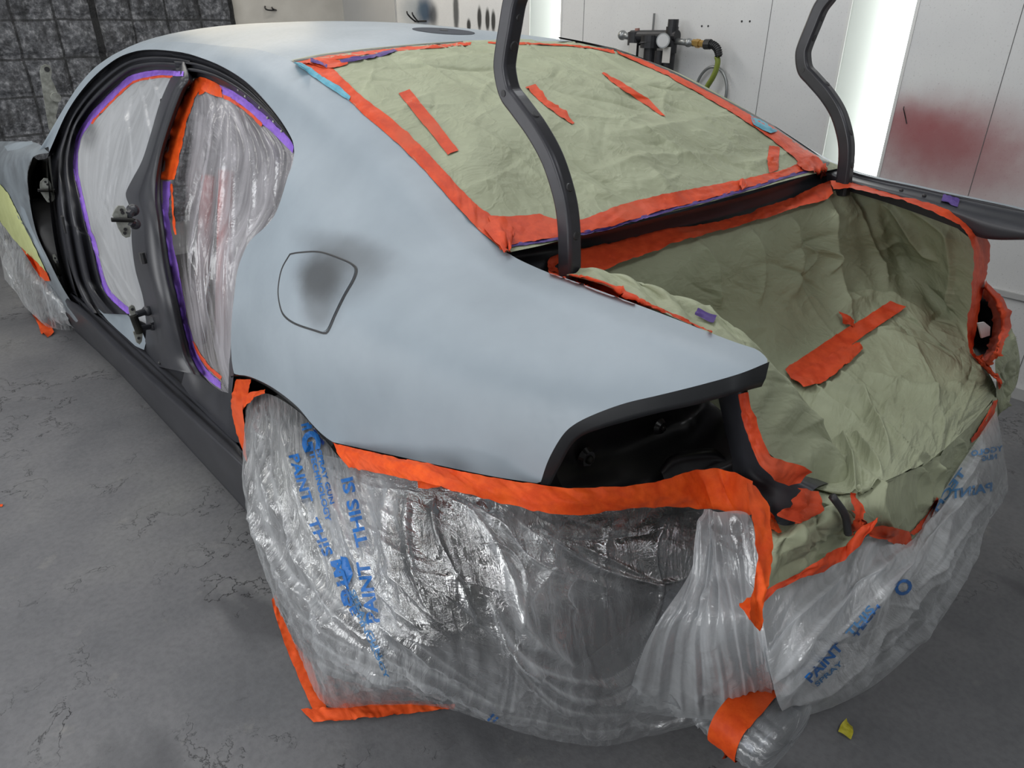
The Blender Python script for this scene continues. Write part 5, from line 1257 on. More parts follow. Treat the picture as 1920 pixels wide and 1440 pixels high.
FD1 = [([(250, 150), (240, 230), (215, 330), (185, 440)], 6, .010), ([(262, 148), (275, 210), (285, 260)], 5, .010), ([(213, 180), (205, 260), (180, 400)], 5, .008), ([(205, 240), (200, 330), (180, 440)], 3, .007), ([(235, 160), (245, 260), (250, 340)], 5, .008),
       ([(165, 440), (200, 500), (250, 580)], 4, .006), ([(185, 430), (220, 500), (262, 575)], 4, .006), ([(280, 140), (300, 180), (310, 200)], 5, .008), ([(225, 300), (210, 400), (215, 500)], 4, .006)]
FD2 = [([(420, 172), (410, 260), (385, 400), (360, 560)], 7, .016), ([(424, 175), (425, 280), (415, 420), (395, 600)], 6, .016), ([(430, 176), (440, 270), (440, 420), (432, 560)], 6, .014), ([(405, 178), (385, 280), (345, 430)], 6, .012), ([(440, 185), (470, 260), (480, 380), (462, 460)], 7, .014),
       ([(460, 210), (495, 290), (500, 380)], 6, .010), ([(490, 240), (520, 300), (515, 390)], 6, .010), ([(415, 172), (398, 300), (372, 480), (400, 690)], 4, .012), ([(380, 400), (395, 560), (420, 700)], 6, .010), ([(430, 430), (425, 560), (425, 700)], 4, .010)]
fdf = span_film('front_door_film', [(250, 132, 340, 130), (222, 155, 320, 152), (176, 205, 300, 200), (140, 262, 282, 262), (136, 320, 262, 320), (147, 375, 245, 375), (164, 445, 256, 445), (184, 515, 270, 510), (200, 550, 280, 550), (238, 588, 282, 590), (272, 606, 284, 612)],
          .056, 110, 150, m_film_door, lambda UV, G: streakdisp(61, .004, 10, -.4, .002, 4, .002)(UV, G) + folds(projN(G), FD1), 'translucent film closing the front door opening, purple tape around it')
rdf = span_film('rear_door_film', [(362, 150, 398, 150), (350, 185, 468, 185), (335, 225, 515, 225), (314, 280, 560, 280), (302, 335, 556, 335), (304, 400, 535, 400), (318, 470, 480, 470), (330, 540, 462, 540), (344, 610, 456, 610), (360, 668, 452, 680), (388, 712, 450, 722), (414, 733, 446, 742)],
          .056, 150, 170, m_film_rdoor, lambda UV, G: streakdisp(66, .006, 14, -.15, .003, 8, .003)(UV, G) + folds(projN(G), FD2), 'clear streaky film closing the rear door opening, dark cabin behind')
QQ = projN(WORLD[fdf][0]); add_layers(fdf, .2 * np.clip(folds(QQ, [(l, w * .5, 1) for l, w, h in FD1]), 0, 1) + blobs(QQ, [(168, 250, 16, 30, -.5), (180, 470, 14, 60, -.2)]))
QQ = projN(WORLD[rdf][0]); add_layers(rdf, .3 * np.clip(folds(QQ, [(l, w * .5, 1) for l, w, h in FD2]), 0, 1) + blobs(QQ, [(335, 420, 22, 140, -.5), (350, 250, 14, 70, -.3), (395, 420, 14, 220, -.22), (470, 330, 60, 120, .22), (425, 520, 22, 160, .05)]))
# cabin things dimly behind the rear film
m_redd = mat('dark_red_fabric', lin(176, 58, 48), .7)
b = MB(); b.box((-.35, 2.1, .75), (.3, .9, .9), bevel=.08); tag(b.build('rear_seat', mat('seat_cloth', lin(44, 44, 48), .8), car))
for (x0, x1, lab) in [((392, 330), (372, 640), 'dark red hanging strip behind the rear door film, nearest the centre pillar'), ((425, 320), (418, 650), 'dark red hanging strip behind the rear door film, nearest the quarter panel')]:
    a = hit(*x0, 'x', -.66); c = hit(*x1, 'x', -.77); b = MB(); b.cyl(c, a, .026, .022, 14); tag(b.build('red_strip', m_redd, sm=True), lab, 'fabric strip')
rf = bvh_of(*[o for o in WORLD if o.name in ('front_door_film', 'rear_door_film', 'front_door_aperture', 'rear_door_aperture', 'centre_pillar', 'rocker_sill', 'door_shut_face')])
def off_in(L, d):
    L = np.array(L, float); Tn = np.gradient(L, axis=0); Tn /= np.linalg.norm(Tn, axis=1, keepdims=True); return L + np.stack([-Tn[:, 1], Tn[:, 0]], 1) * d
FI = resamp(np.array(F_IN, float), 60); wv = np.interp(np.arange(60), [0, 12, 25, 34, 42, 52, 59], [11, 8, 7, 9, 12, 11, 9])
T('tape_strip', 'purple tape around the front door opening', FI, np.array([FI[i] + (off_in(FI, 1)[i] - FI[i]) * wv[i] for i in range(60)]), rf, m_purple, off=.004, seed=41, cr=10)
lineT = FI[38:58]; T('tape_strip', 'narrow faded orange tape edge inside the purple tape of the front door', np.array([lineT[i] + (off_in(FI, 1)[38 + i] - lineT[i]) * wv[38 + i] for i in range(20)]), np.array([lineT[i] + (off_in(FI, 1)[38 + i] - lineT[i]) * (wv[38 + i] + 4) for i in range(20)]), rf, m_orange_thin, off=.003, seed=42)
T('tape_strip', 'wide orange tape down the upper front edge of the rear door opening', [(367, 147), (353, 165), (337, 200), (320, 247), (307, 293), (302, 337)], [(378, 168), (368, 178), (358, 205), (346, 247), (337, 293), (327, 337)], rf, m_orange, off=.006, seed=43, wr=.002)
T('tape_strip', 'orange tape over the top corner of the rear door opening', [(365, 148), (378, 144), (400, 153), (415, 162)], [(374, 178), (386, 172), (402, 180), (417, 184)], rf, m_orange, off=.008, seed=44, wr=.002)
T('tape_strip', 'purple tape along the sloping roof edge of the rear door opening', [(412, 160), (430, 167), (460, 186), (493, 212), (520, 238), (551, 268)], [(417, 176), (440, 188), (467, 207), (493, 233), (520, 258), (549, 288)], rf, m_purple, off=.006, seed=45)
T('tape_strip', 'faded orange strip under the sloping purple tape of the rear door', [(418, 177), (440, 188), (467, 207), (493, 232)], [(419, 184), (440, 195), (466, 214), (490, 238)], rf, m_orange_thin, off=.005, seed=46)
T('tape_strip', 'purple tape down the front and lower edge of the rear door opening', [(305, 340), (305, 400), (313, 458), (323, 517), (334, 563), (346, 618), (358, 666), (373, 695), (393, 715), (414, 730)], [(320, 340), (316, 400), (324, 458), (337, 517), (345, 563), (355, 612), (366, 655), (380, 683), (397, 703), (414, 717)], rf, m_purple, off=.006, seed=47)
T('tape_strip', 'thin orange tape beside the lower purple tape of the rear door', [(320, 345), (322, 400), (328, 440)], [(324, 345), (327, 400), (330, 440)], rf, m_orange, off=.005, seed=48)
T('tape_strip', 'thin orange tape at the lower rear corner of the rear door opening', [(358, 640), (372, 668), (392, 693), (414, 712)], [(363, 640), (376, 665), (396, 689), (416, 706)], rf, m_orange_thin, off=.005, seed=49)

# big sheet from wheel arch and bumper line to the floor
A = 'x'
bf = [
 [(458, 752, A, -.885), (500, 738, A, -.89), (560, 772, A, -.90), (610, 826, A, -.92), (654, 868, A, -.94), (780, 893, A, -.935), (877, 915, A, -.91), (962, 938, A, -.86), (1087, 950, 'y', .61), (1230, 940, 'y', .57), (1337, 945, 'y', .52), (1410, 955, 'y', .44)],
 [(461, 830, A, -.93), (500, 840, A, -.97), (560, 890, A, -1.0), (620, 935, A, -1.01), (680, 965, A, -1.01), (790, 990, A, -.99), (890, 1010, A, -.95), (980, 1030, A, -.90), (1092, 1040, 'y', .57), (1232, 1040, 'y', .52), (1342, 1040, 'y', .46), (1416, 1060, 'y', .37)],
 [(465, 935, A, -.95), (505, 965, A, -1.02), (570, 1025, A, -1.06), (640, 1075, A, -1.07), (710, 1100, A, -1.07), (820, 1130, A, -1.04), (920, 1150, A, -.98), (1010, 1160, A, -.93), (1110, 1170, 'y', .54), (1240, 1170, 'y', .49), (1352, 1170, 'y', .42), (1424, 1180, 'y', .34)],
 [(481, 1020, A, -.97), (520, 1095, A, -1.03), (585, 1175, A, -1.08), (665, 1225, A, -1.08), (750, 1245, A, -1.06), (850, 1262, A, -1.02), (940, 1280, A, -.96), (1020, 1292, A, -.90), (1120, 1295, 'y', .57), (1240, 1290, 'y', .52), (1355, 1270, 'y', .43), (1446, 1275, 'y', .33)],
 [(514, 1116, 'z', .10), (560, 1225, 'z', .05), (610, 1322, 'z', .012), (700, 1322, 'z', .012), (790, 1322, 'z', .02), (860, 1334, 'z', .06), (940, 1361, 'z', .08), (1030, 1387, 'z', .08), (1130, 1399, 'z', .09), (1230, 1377, 'z', .12), (1340, 1352, 'z', .16), (1446, 1325, 'z', .22)]]
FB = [([(470, 790), (485, 920), (545, 1080), (660, 1200), (830, 1300)], 22, .022), ([(478, 770), (510, 900), (590, 1080), (720, 1200), (900, 1310), (1050, 1350)], 16, .020),
      ([(520, 760), (560, 900), (640, 1060), (760, 1190), (960, 1330)], 12, .016), ([(600, 850), (640, 960), (700, 1090), (800, 1190)], 9, .012), ([(480, 900), (520, 1030), (600, 1130), (740, 1230), (880, 1290)], 8, .012),
      ([(500, 1060), (560, 1150), (650, 1210), (800, 1270)], 7, .010), ([(540, 1150), (610, 1215), (720, 1260), (840, 1300)], 8, .010), ([(575, 1230), (660, 1270), (760, 1290)], 7, .010),
      ([(830, 925), (900, 980), (960, 1090), (1000, 1190), (1090, 1260)], 14, .018), ([(850, 925), (950, 1000), (1010, 1060), (1090, 1090)], 8, .012), ([(812, 918), (820, 1000), (860, 1100), (900, 1180)], 10, .014),
      ([(770, 905), (765, 1000), (790, 1100), (830, 1180)], 9, .012), ([(735, 900), (720, 1000), (740, 1100)], 7, .009),
      ([(905, 1100), (980, 1230), (1080, 1275), (1160, 1265), (1230, 1190), (1262, 1090)], 9, .014), ([(940, 1180), (1040, 1290), (1140, 1310), (1240, 1240)], 8, .012), ([(960, 1240), (1060, 1330), (1200, 1340)], 7, .010),
      ([(1146, 962), (1128, 1060), (1136, 1160)], 5, .012), ([(1000, 985), (1110, 1058), (1230, 1090), (1300, 1080)], 6, .010), ([(1260, 960), (1225, 1030), (1240, 1120), (1200, 1210)], 9, .012), ([(1330, 960), (1320, 1060), (1280, 1160)], 10, .012),
      ([(960, 965), (1010, 1010), (1035, 1050), (1000, 1130)], 6, .010), ([(1075, 1075), (1060, 1120), (1085, 1150)], 5, .009), ([(900, 1020), (960, 1040), (985, 1090), (980, 1180)], 6, .010),
      ([(1180, 1340), (1220, 1360), (1300, 1340)], 8, .010), ([(1260, 1180), (1250, 1270), (1290, 1340)], 9, .012), ([(880, 1330), (1000, 1350), (1120, 1372), (1220, 1352)], 8, .010)]
def dbig(UV, G):
    f = streakdisp(71, .012, 22, .10, .006, 140, .006)(UV, G) + folds(projN(G), FB) + facets(UV, .05, .0022, 5)
    nv, nu = G.shape[:2]; v = np.linspace(0, 1, nv)[:, None]
    return f * np.clip(v * 9, .02, 1)
def lbig(Q):
    return blobs(Q, [(835, 1060, 85, 150, -.35), (1240, 1120, 75, 110, -.30), (1180, 1020, 90, 60, -.18), (1000, 960, 80, 45, .25), (700, 930, 50, 60, .28), (1010, 1110, 60, 60, .12), (700, 1270, 160, 50, .22), (600, 1000, 60, 150, .22), (1330, 1250, 80, 90, .25), (1100, 1330, 120, 50, .10), (500, 800, 40, 60, .15), (1220, 1190, 60, 40, .12)]) + .35 * np.clip(folds(Q, [(l, w * .45, 1) for l, w, h in FB]), 0, 1)
big = cloth_patch('bumper_film', rows3(bf), 420, 260, m_film, disp=dbig, layers=lbig, label='large clear printed plastic sheet hanging from near wheel arch and bumper line', cat='plastic sheet')
# hanging bunch and inner layer
mid = cloth_patch('corner_film', rows3([
 [(1320, 955, 'y', .49), (1332, 955, 'y', .48), (1345, 960, 'y', .47), (1408, 970, 'y', .40), (1420, 1100, 'y', .345)],
 [(1295, 1070, 'y', .47), (1320, 1080, 'y', .44), (1358, 1080, 'y', .41), (1408, 1080, 'y', .37), (1428, 1150, 'y', .32)],
 [(1215, 1200, 'y', .47), (1290, 1200, 'y', .42), (1360, 1200, 'y', .36), (1420, 1200, 'y', .32), (1440, 1220, 'y', .30)],
 [(1170, 1330, 'z', .20), (1270, 1345, 'z', .20), (1370, 1348, 'z', .22), (1440, 1335, 'z', .24), (1455, 1308, 'z', .27)]]), 200, 160, m_film_white,
 layers=lambda Q: blobs(Q, [(1390, 1000, 60, 70, -.30)]), disp=lambda UV, G: streakdisp(76, .022, 9, -.1, .006, 20, .005)(UV, G), label='milky gathered film hanging from the rear corner, left of the tape upright', cat='plastic sheet')
inner = cloth_patch('inner_film', rows3([
 [(590, 850, A, -.90), (630, 858, A, -.90), (660, 866, A, -.90), (690, 872, A, -.90)],
 [(612, 960, A, -.945), (645, 965, A, -.945), (675, 970, A, -.94), (705, 975, A, -.935)],
 [(640, 1075, A, -.99), (670, 1080, A, -.985), (700, 1085, A, -.98), (730, 1090, A, -.97)],
 [(690, 1180, A, -.99), (712, 1187, A, -.985), (730, 1190, A, -.98), (746, 1180, A, -.97)]]), 90, 160, m_film_white,
 disp=lambda UV, G: streakdisp(79, .012, 14, 0, .008, 50, .006)(UV, G) + facets(UV, .02, .002, 9), label='narrow crinkled film layer under the blue lettering of the near sheet', cat='plastic sheet')
skirt = cloth_patch('trailing_film', rows3([
 [(1290, 1340, 'z', .16), (1330, 1345, 'z', .17), (1380, 1340, 'z', .18), (1408, 1345, 'z', .17)],
 [(1312, 1365, 'z', .10), (1340, 1375, 'z', .12), (1370, 1378, 'z', .13), (1398, 1372, 'z', .13)],
 [(1330, 1384, 'z', .06), (1350, 1405, 'z', .07), (1366, 1412, 'z', .07), (1386, 1408, 'z', .08)]]), 60, 50, m_film_white, disp=streakdisp(83, .03, 9, 0, .02, 20, .008),
 label='milky tail of film trailing beside the wrapped exhaust tip', cat='plastic sheet')
FRR = [([(1440, 1290), (1530, 1180), (1620, 1090), (1680, 1040)], 12, .016), ([(1450, 1310), (1560, 1200), (1660, 1100), (1730, 1040)], 10, .014), ([(1440, 1230), (1500, 1150), (1590, 1070)], 10, .014), ([(1470, 1340), (1600, 1240), (1700, 1140), (1780, 1040), (1830, 960)], 9, .014),
       ([(1500, 1345), (1640, 1255), (1750, 1150), (1860, 970)], 12, .016), ([(1700, 1130), (1790, 1010), (1870, 900)], 6, .010), ([(1730, 1000), (1790, 920), (1850, 820)], 7, .010), ([(1560, 1300), (1640, 1230), (1730, 1150)], 6, .008), ([(1720, 1040), (1780, 960), (1840, 880)], 5, .008)]
rfm = cloth_patch('rear_film', rows3([
 [(1424, 1128, 'y', .33), (1490, 1082, 'y', .325), (1575, 1045, 'y', .315), (1640, 1000, 'y', .30), (1706, 1015, 'y', .28), (1745, 958, 'y', .295), (1800, 872, 'y', .315), (1848, 800, 'y', .33), (1868, 770, 'y', .345)],
 [(1432, 1200, 'y', .31), (1500, 1150, 'y', .29), (1582, 1110, 'y', .28), (1650, 1070, 'y', .26), (1720, 1050, 'y', .25), (1768, 990, 'y', .26), (1818, 905, 'y', .29), (1858, 840, 'y', .31), (1878, 820, 'y', .33)],
 [(1446, 1270, 'y', .29), (1512, 1225, 'y', .26), (1592, 1180, 'y', .25), (1662, 1130, 'y', .235), (1730, 1090, 'y', .23), (1782, 1025, 'y', .25), (1830, 945, 'y', .28), (1868, 885, 'y', .31), (1886, 870, 'y', .33)],
 [(1460, 1320, 'y', .30), (1524, 1290, 'y', .27), (1606, 1240, 'y', .26), (1676, 1190, 'y', .25), (1740, 1135, 'y', .25), (1792, 1060, 'y', .27), (1836, 985, 'y', .30), (1872, 925, 'y', .33), (1890, 905, 'y', .35)],
 [(1478, 1352, 'z', .16), (1545, 1326, 'z', .14), (1632, 1288, 'z', .13), (1711, 1220, 'z', .13), (1762, 1160, 'z', .14), (1806, 1085, 'z', .16), (1840, 1000, 'z', .22), (1874, 950, 'z', .27), (1890, 922, 'z', .29)]]), 300, 190, m_film_white,
 disp=lambda UV, G: streakdisp(86, .012, 12, .35, .006, 20, .004)(UV, G) + folds(projN(G), FRR), layers=lambda Q: blobs(Q, [(1860, 880, 45, 110, -.38), (1800, 1100, 60, 60, -.15), (1480, 1180, 60, 60, .1)]) + .3 * np.clip(folds(Q, [(l, w * .4, 1) for l, w, h in FRR]), 0, 1), label='milky printed plastic sheet hanging under the boot lip on the far rear side', cat='plastic sheet')
ub = cloth_patch('under_paper', rows3([
 [(1300, 1080, 'y', .60), (1360, 1085, 'y', .56)], [(1250, 1200, 'y', .62), (1330, 1190, 'y', .58)]]), 30, 30, m_paper, disp=wr_paper(88, .02, 12, .01, .02, .08), label='olive paper piece glimpsed through the rear corner film', cat='masking paper')
# tape holding the sheets
allb = bvh_of(big, quarter, lowp, mid, *[o for o in WORLD if o.name.split('.')[0] in ('tail_lamp_pocket', 'rear_corner_pillar', 'wheel_arch_lip', 'wheel_well', 'door_shut_face', 'rocker_sill')])
bt_hi = [(626, 831), (702, 849), (780, 865), (877, 886), (940, 898), (1013, 909), (1071, 915), (1172, 912), (1231, 904), (1269, 891), (1308, 881), (1347, 879), (1378, 886), (1412, 903)]
bt_lo = [(654, 876), (712, 888), (780, 902), (829, 911), (877, 926), (940, 943), (1033, 965), (1087, 965), (1150, 958), (1210, 952), (1275, 950), (1337, 957), (1380, 962), (1412, 964)]
T('tape_piece', 'short orange tape flap at the start of the lower tape by the wheel arch', [(622, 828), (640, 850), (662, 878)], [(640, 838), (662, 862), (700, 884)], allb, m_orange, off=.014, seed=51, wr=.003)
T('tape_piece', 'square orange tape patch in the middle of the lower tape', [(780, 884), (805, 880), (826, 884)], [(784, 915), (805, 916), (826, 913)], allb, m_orange, off=.016, seed=52)
T('tape_piece', 'pointed orange tape end beside the upright corner tape', [(1438, 950), (1450, 965), (1466, 998)], [(1440, 985), (1448, 994), (1460, 1000)], allb, m_orange, off=.02, seed=54)
T('tape_piece', 'torn orange tape tail at the foot of the upright corner tape', [(1386, 1133), (1395, 1145), (1406, 1163)], [(1412, 1118), (1424, 1132), (1420, 1150)], allb, m_orange, off=.022, seed=55)


# ---- tapes with their own depth
tape3('tape_strip', 'orange tape along the front edge of the boot opening', [(1085, 468, 'y', 0.94), (1133, 458, 'y', 0.935), (1203, 441, 'y', 0.93), (1250, 427, 'y', 0.93), (1289, 425, 'y', 0.925), (1347, 415, 'y', 0.92), (1406, 400, 'y', 0.92), (1420, 391, 'y', 0.92), (1484, 372, 'y', 0.92), (1527, 350, 'y', 0.925), (1556, 338, 'y', 0.925)], [(1089, 513, 'y', 0.875), (1133, 505, 'y', 0.872), (1192, 482, 'y', 0.87), (1231, 470, 'y', 0.87), (1289, 447, 'y', 0.868), (1328, 439, 'y', 0.868), (1386, 423, 'y', 0.868), (1444, 406, 'y', 0.868), (1484, 392, 'y', 0.868), (1551, 373, 'y', 0.87), (1562, 362, 'y', 0.87)], m_orange_dk, seed=21, m=9, cr=40)
tape3('tape_strip', 'orange tape bordering the far side of the boot opening', [(1556, 338, 'y', 0.91), (1591, 340, 'y', 0.87), (1634, 352, 'y', 0.81), (1698, 363, 'y', 0.74), (1753, 376, 'y', 0.66), (1800, 386, 'y', 0.6), (1826, 404, 'y', 0.57), (1847, 431, 'y', 0.545), (1856, 461, 'y', 0.53), (1856, 490, 'y', 0.52), (1845, 536, 'y', 0.5), (1837, 575, 'y', 0.48), (1828, 633, 'y', 0.455), (1824, 664, 'y', 0.44)], [(1563, 356, 'y', 0.87), (1587, 352, 'y', 0.845), (1621, 359, 'y', 0.79), (1698, 377, 'y', 0.69), (1749, 398, 'y', 0.625), (1800, 421, 'y', 0.565), (1818, 445, 'y', 0.53), (1824, 465, 'y', 0.515), (1826, 480, 'y', 0.505), (1825, 512, 'y', 0.49), (1823, 556, 'y', 0.47), (1813, 604, 'y', 0.455), (1813, 632, 'y', 0.445), (1818, 660, 'y', 0.43)], m_orange_dk, seed=24, m=9, cr=50)
tape3('tape_strip', 'orange tape along the lower hem of the small corner paper', [(1430, 1112, 'y', 0.315), (1450, 1098, 'y', 0.312), (1501, 1073, 'y', 0.305), (1550, 1037, 'y', 0.3), (1590, 1021, 'y', 0.295), (1618, 985, 'y', 0.285), (1655, 967, 'y', 0.275)], [(1431, 1130, 'y', 0.31), (1455, 1108, 'y', 0.305), (1501, 1085, 'y', 0.3), (1542, 1071, 'y', 0.295), (1582, 1050, 'y', 0.285), (1615, 1020, 'y', 0.278), (1642, 984, 'y', 0.27)], m_orange_dk, seed=33)
tape3('tape_strip', 'long wide orange tape along the lower edge of quarter panel and tail lamp opening', [(626, 831, 'x', -.942), (702, 849, 'x', -.945), (780, 865, 'x', -.94), (877, 886, 'x', -.915), (940, 898, 'x', -.882), (1013, 909, 'y', .612), (1071, 915, 'y', .58), (1172, 912, 'y', .545), (1231, 904, 'y', .53), (1269, 891, 'y', .525), (1308, 881, 'y', .52), (1347, 879, 'y', .50), (1378, 886, 'y', .47), (1412, 903, 'y', .43)], [(654, 876, 'x', -.962), (712, 888, 'x', -.965), (780, 902, 'x', -.962), (829, 911, 'x', -.955), (877, 926, 'x', -.935), (940, 943, 'x', -.90), (1033, 965, 'y', .575), (1087, 965, 'y', .555), (1150, 958, 'y', .54), (1210, 952, 'y', .525), (1275, 950, 'y', .51), (1337, 957, 'y', .485), (1380, 962, 'y', .45), (1412, 964, 'y', .405)], m_orange, seed=50, m=11, cr=60, bulge=.006)
tape3('tape_strip', 'upright orange tape down the near rear corner', [(1400, 905, 'y', 0.41), (1406, 950, 'y', 0.385), (1413, 990, 'y', 0.36), (1419, 1040, 'y', 0.335), (1415, 1090, 'y', 0.32), (1409, 1135, 'y', 0.305), (1406, 1162, 'y', 0.3)], [(1420, 915, 'y', 0.4), (1444, 950, 'y', 0.37), (1447, 1000, 'y', 0.345), (1449, 1030, 'y', 0.33), (1440, 1090, 'y', 0.31), (1428, 1135, 'y', 0.3), (1421, 1182, 'y', 0.295)], m_orange, seed=53)
tape3('tape_strip', 'orange tape down the front edge of the rear wheel arch', [(443, 711, 'x', -0.905), (435, 738, 'x', -0.905), (433, 762, 'x', -0.905), (439, 793, 'x', -0.905), (447, 824, 'x', -0.905), (460, 860, 'x', -0.905)], [(473, 711, 'x', -0.9), (461, 748, 'x', -0.9), (456, 768, 'x', -0.905), (459, 804, 'x', -0.92), (461, 830, 'x', -0.925), (463, 866, 'x', -0.93)], m_orange, seed=56)
tape3('tape_piece', 'orange tape end across the top of the wheel arch sheet', [(455, 743, 'x', -0.91), (480, 733, 'x', -0.91), (498, 730, 'x', -0.91)], [(457, 768, 'x', -0.92), (478, 744, 'x', -0.92), (497, 738, 'x', -0.915)], m_orange, seed=57)
tape3('tape_piece', 'orange tape tail twisted off the exhaust tip band', [(1352, 1378, 'y', 0.4), (1366, 1362, 'y', 0.39), (1388, 1352, 'y', 0.385), (1408, 1346, 'y', 0.38)], [(1350, 1420, 'y', 0.38), (1368, 1402, 'y', 0.375), (1388, 1388, 'y', 0.37), (1408, 1376, 'y', 0.37)], m_orange, seed=63, wr=.005)

# floor tape frame
flb = bvh_of(fl)
T('tape_strip', 'orange tape on the floor along the near side of the sheet', [(509, 1125), (520, 1166), (537, 1215), (561, 1273), (588, 1334)], [(517, 1112), (527, 1147), (550, 1200), (583, 1245), (597, 1285), (612, 1326)], flb, m_orange_flat, off=.006, seed=58, wr=.003, lin=False)
T('tape_strip', 'orange tape on the floor along the rear edge of the sheet', [(564, 1331), (610, 1327), (707, 1320), (829, 1320), (853, 1322)], [(588, 1354), (659, 1350), (720, 1344), (780, 1336), (853, 1328)], flb, m_orange_flat, off=.010, seed=59, wr=.003)
T('tape_scrap', 'torn orange tape scrap on the floor by the front wheel sheet', [(60, 589), (72, 608), (77, 625), (89, 633)], [(66, 590), (82, 604), (96, 613), (102, 624)], flb, m_orange_flat, off=.02, seed=60, wr=.008)
T('tape_scrap', 'tiny red-orange scrap on the floor at the left edge of the picture', [(-4, 944), (2, 945), (6, 946)], [(-4, 950), (2, 951), (5, 950)], flb, m_orange_flat, off=.004, seed=61)
m_yel = simple_noise_mat('yellow_scrap', lin(168, 158, 40), lin(196, 186, 70), 60, .6, .3, 0, .5, 90, .004)
T('yellow_scrap', 'small crumpled yellow scrap on the floor right of the exhaust tip', [(1586, 1352), (1576, 1360), (1571, 1371)], [(1598, 1362), (1599, 1374), (1596, 1387)], flb, m_yel, off=.010, seed=62, wr=.003, cr=3, cat='scrap')

# wrapped exhaust tip
ec = hit(1470, 1386, 'y', .30); print('exhaust', ec)
ex = empty('exhaust_tip', tuple(ec - np.array([0, 0, .05])), 'rounded exhaust tip wrapped in clear film with an orange tape band', 'exhaust')
def oval(c, hw, hh, yv, n=40, p=2.8):
    return [np.array([c[0] + hw * np.sign(math.cos(t)) * abs(math.cos(t)) ** (2 / p), yv, c[2] + hh * np.sign(math.sin(t)) * abs(math.sin(t)) ** (2 / p)]) for t in np.linspace(0, 2 * math.pi, n, endpoint=False)]
def tubeloft(secs, cap=True):
    n = len(secs[0]); V = [p for s in secs for p in s]; F = [(j * n + i, j * n + (i + 1) % n, (j + 1) * n + (i + 1) % n, (j + 1) * n + i) for j in range(len(secs) - 1) for i in range(n)]
    if cap: F.append(tuple(range(n))[::-1]); F.append(tuple((len(secs) - 1) * n + i for i in range(n)))
    return V, F
cE = ec.copy()
V, F = tubeloft([oval(cE, .07, .032, ec[1] + .09), oval(cE, .078, .038, ec[1] + .07), oval(cE, .082, .042, ec[1] + .02), oval(cE, .08, .04, ec[1] + .005), oval(cE, .07, .032, ec[1] + .0)])
mesh_obj('tip', V, F, mat('brushed_steel', lin(110, 112, 116), .3, .8), ex)
sec = [oval(cE, .084 + .002 * math.sin(k * 3), .045, ec[1] + .075 - .075 * k / 11, 120) for k in range(12)] + [oval(cE, .08, .042, ec[1] - .006, 120), oval(cE, .05, .025, ec[1] - .010, 120), oval(cE, .01, .006, ec[1] - .011, 120)]
sec = [[p + np.array([math.cos(i * .9 + vnoise(np.array([i * .35]), np.array([j * .2]), 3)[0] * 6), 0, math.sin(i * 1.1)]) * .0016 for i, p in enumerate(s)] for j, s in enumerate(sec)]
V, F = tubeloft(sec, False)
mesh_obj('wrapping_film', V, F, film_mat('tight_film', .15, .6, (1, 1, 1), rough=.1), ex, uv=[(i % 120 * .004, i // 120 * .012) for i in range(len(V))])
sec = [oval(cE, .088, .048, ec[1] + .040 + .007 * k, 100) for k in range(9)]
sec = [[p + np.array([1, .6, 1]) * (.004 * vnoise(np.array([i * .3]), np.array([j * .8]), 9)[0]) for i, p in enumerate(s)] for j, s in enumerate(sec)]
V, F = tubeloft(sec, False); mesh_obj('tape_band', V, F, m_orange, ex, uv=[(i % 100 * .005, i // 100 * .012) for i in range(len(V))])
exb = bvh_of(*[o for o in WORLD if o.name in ('tape_band', 'wrapping_film', 'corner_film', 'trailing_film')])

# front wheel sheet and fender paper
T('fender_masking_paper', 'pale green masking paper strip on the front fender', [(-10, 340), (0, 346), (14, 361), (28, 389), (44, 422), (67, 467), (86, 510)], [(-10, 395), (0, 414), (17, 439), (39, 464), (50, 476), (64, 490), (84, 511)], fb, m_paper_green, off=.02, seed=64, wr=.002, cat='masking paper')
T('tape_strip', 'orange tape under the pale green fender paper', [(39, 463), (50, 474), (64, 487), (80, 503), (88, 512)], [(50, 481), (64, 503), (75, 519), (83, 527), (94, 527)], fb, m_orange, off=.03, seed=65)
ff = cloth_patch('front_wheel_film', rows3([
 [(-12, 408, A, -.965), (0, 416, A, -.96), (20, 441, A, -.945), (42, 466, A, -.94), (64, 492, A, -.935), (84, 520, A, -.93), (96, 528, A, -.92), (122, 568, A, -.91)],
 [(-5, 440, A, -.99), (10, 452, A, -.98), (22, 475, A, -.98), (42, 500, A, -.98), (62, 525, A, -.975), (82, 545, A, -.965), (100, 560, A, -.95), (124, 590, A, -.93)],
 [(0, 475, A, -.99), (14, 483, A, -.98), (28, 520, A, -.985), (44, 545, A, -.985), (64, 565, A, -.98), (84, 580, A, -.97), (104, 595, A, -.95), (132, 608, A, -.92)],
 [(10, 530, A, -.985), (31, 548, 'z', .04), (46, 574, 'z', .02), (64, 591, 'z', .02), (84, 610, 'z', .01), (101, 616, 'z', .01), (120, 619, 'z', .01), (144, 620, 'z', .01)]]), 110, 90, film_mat('front_clear_film', .12, .55), disp=streakdisp(91, .03, 12, 0, .02, 40, .01), label='clear plastic sheet draped over the front wheel', cat='plastic sheet')

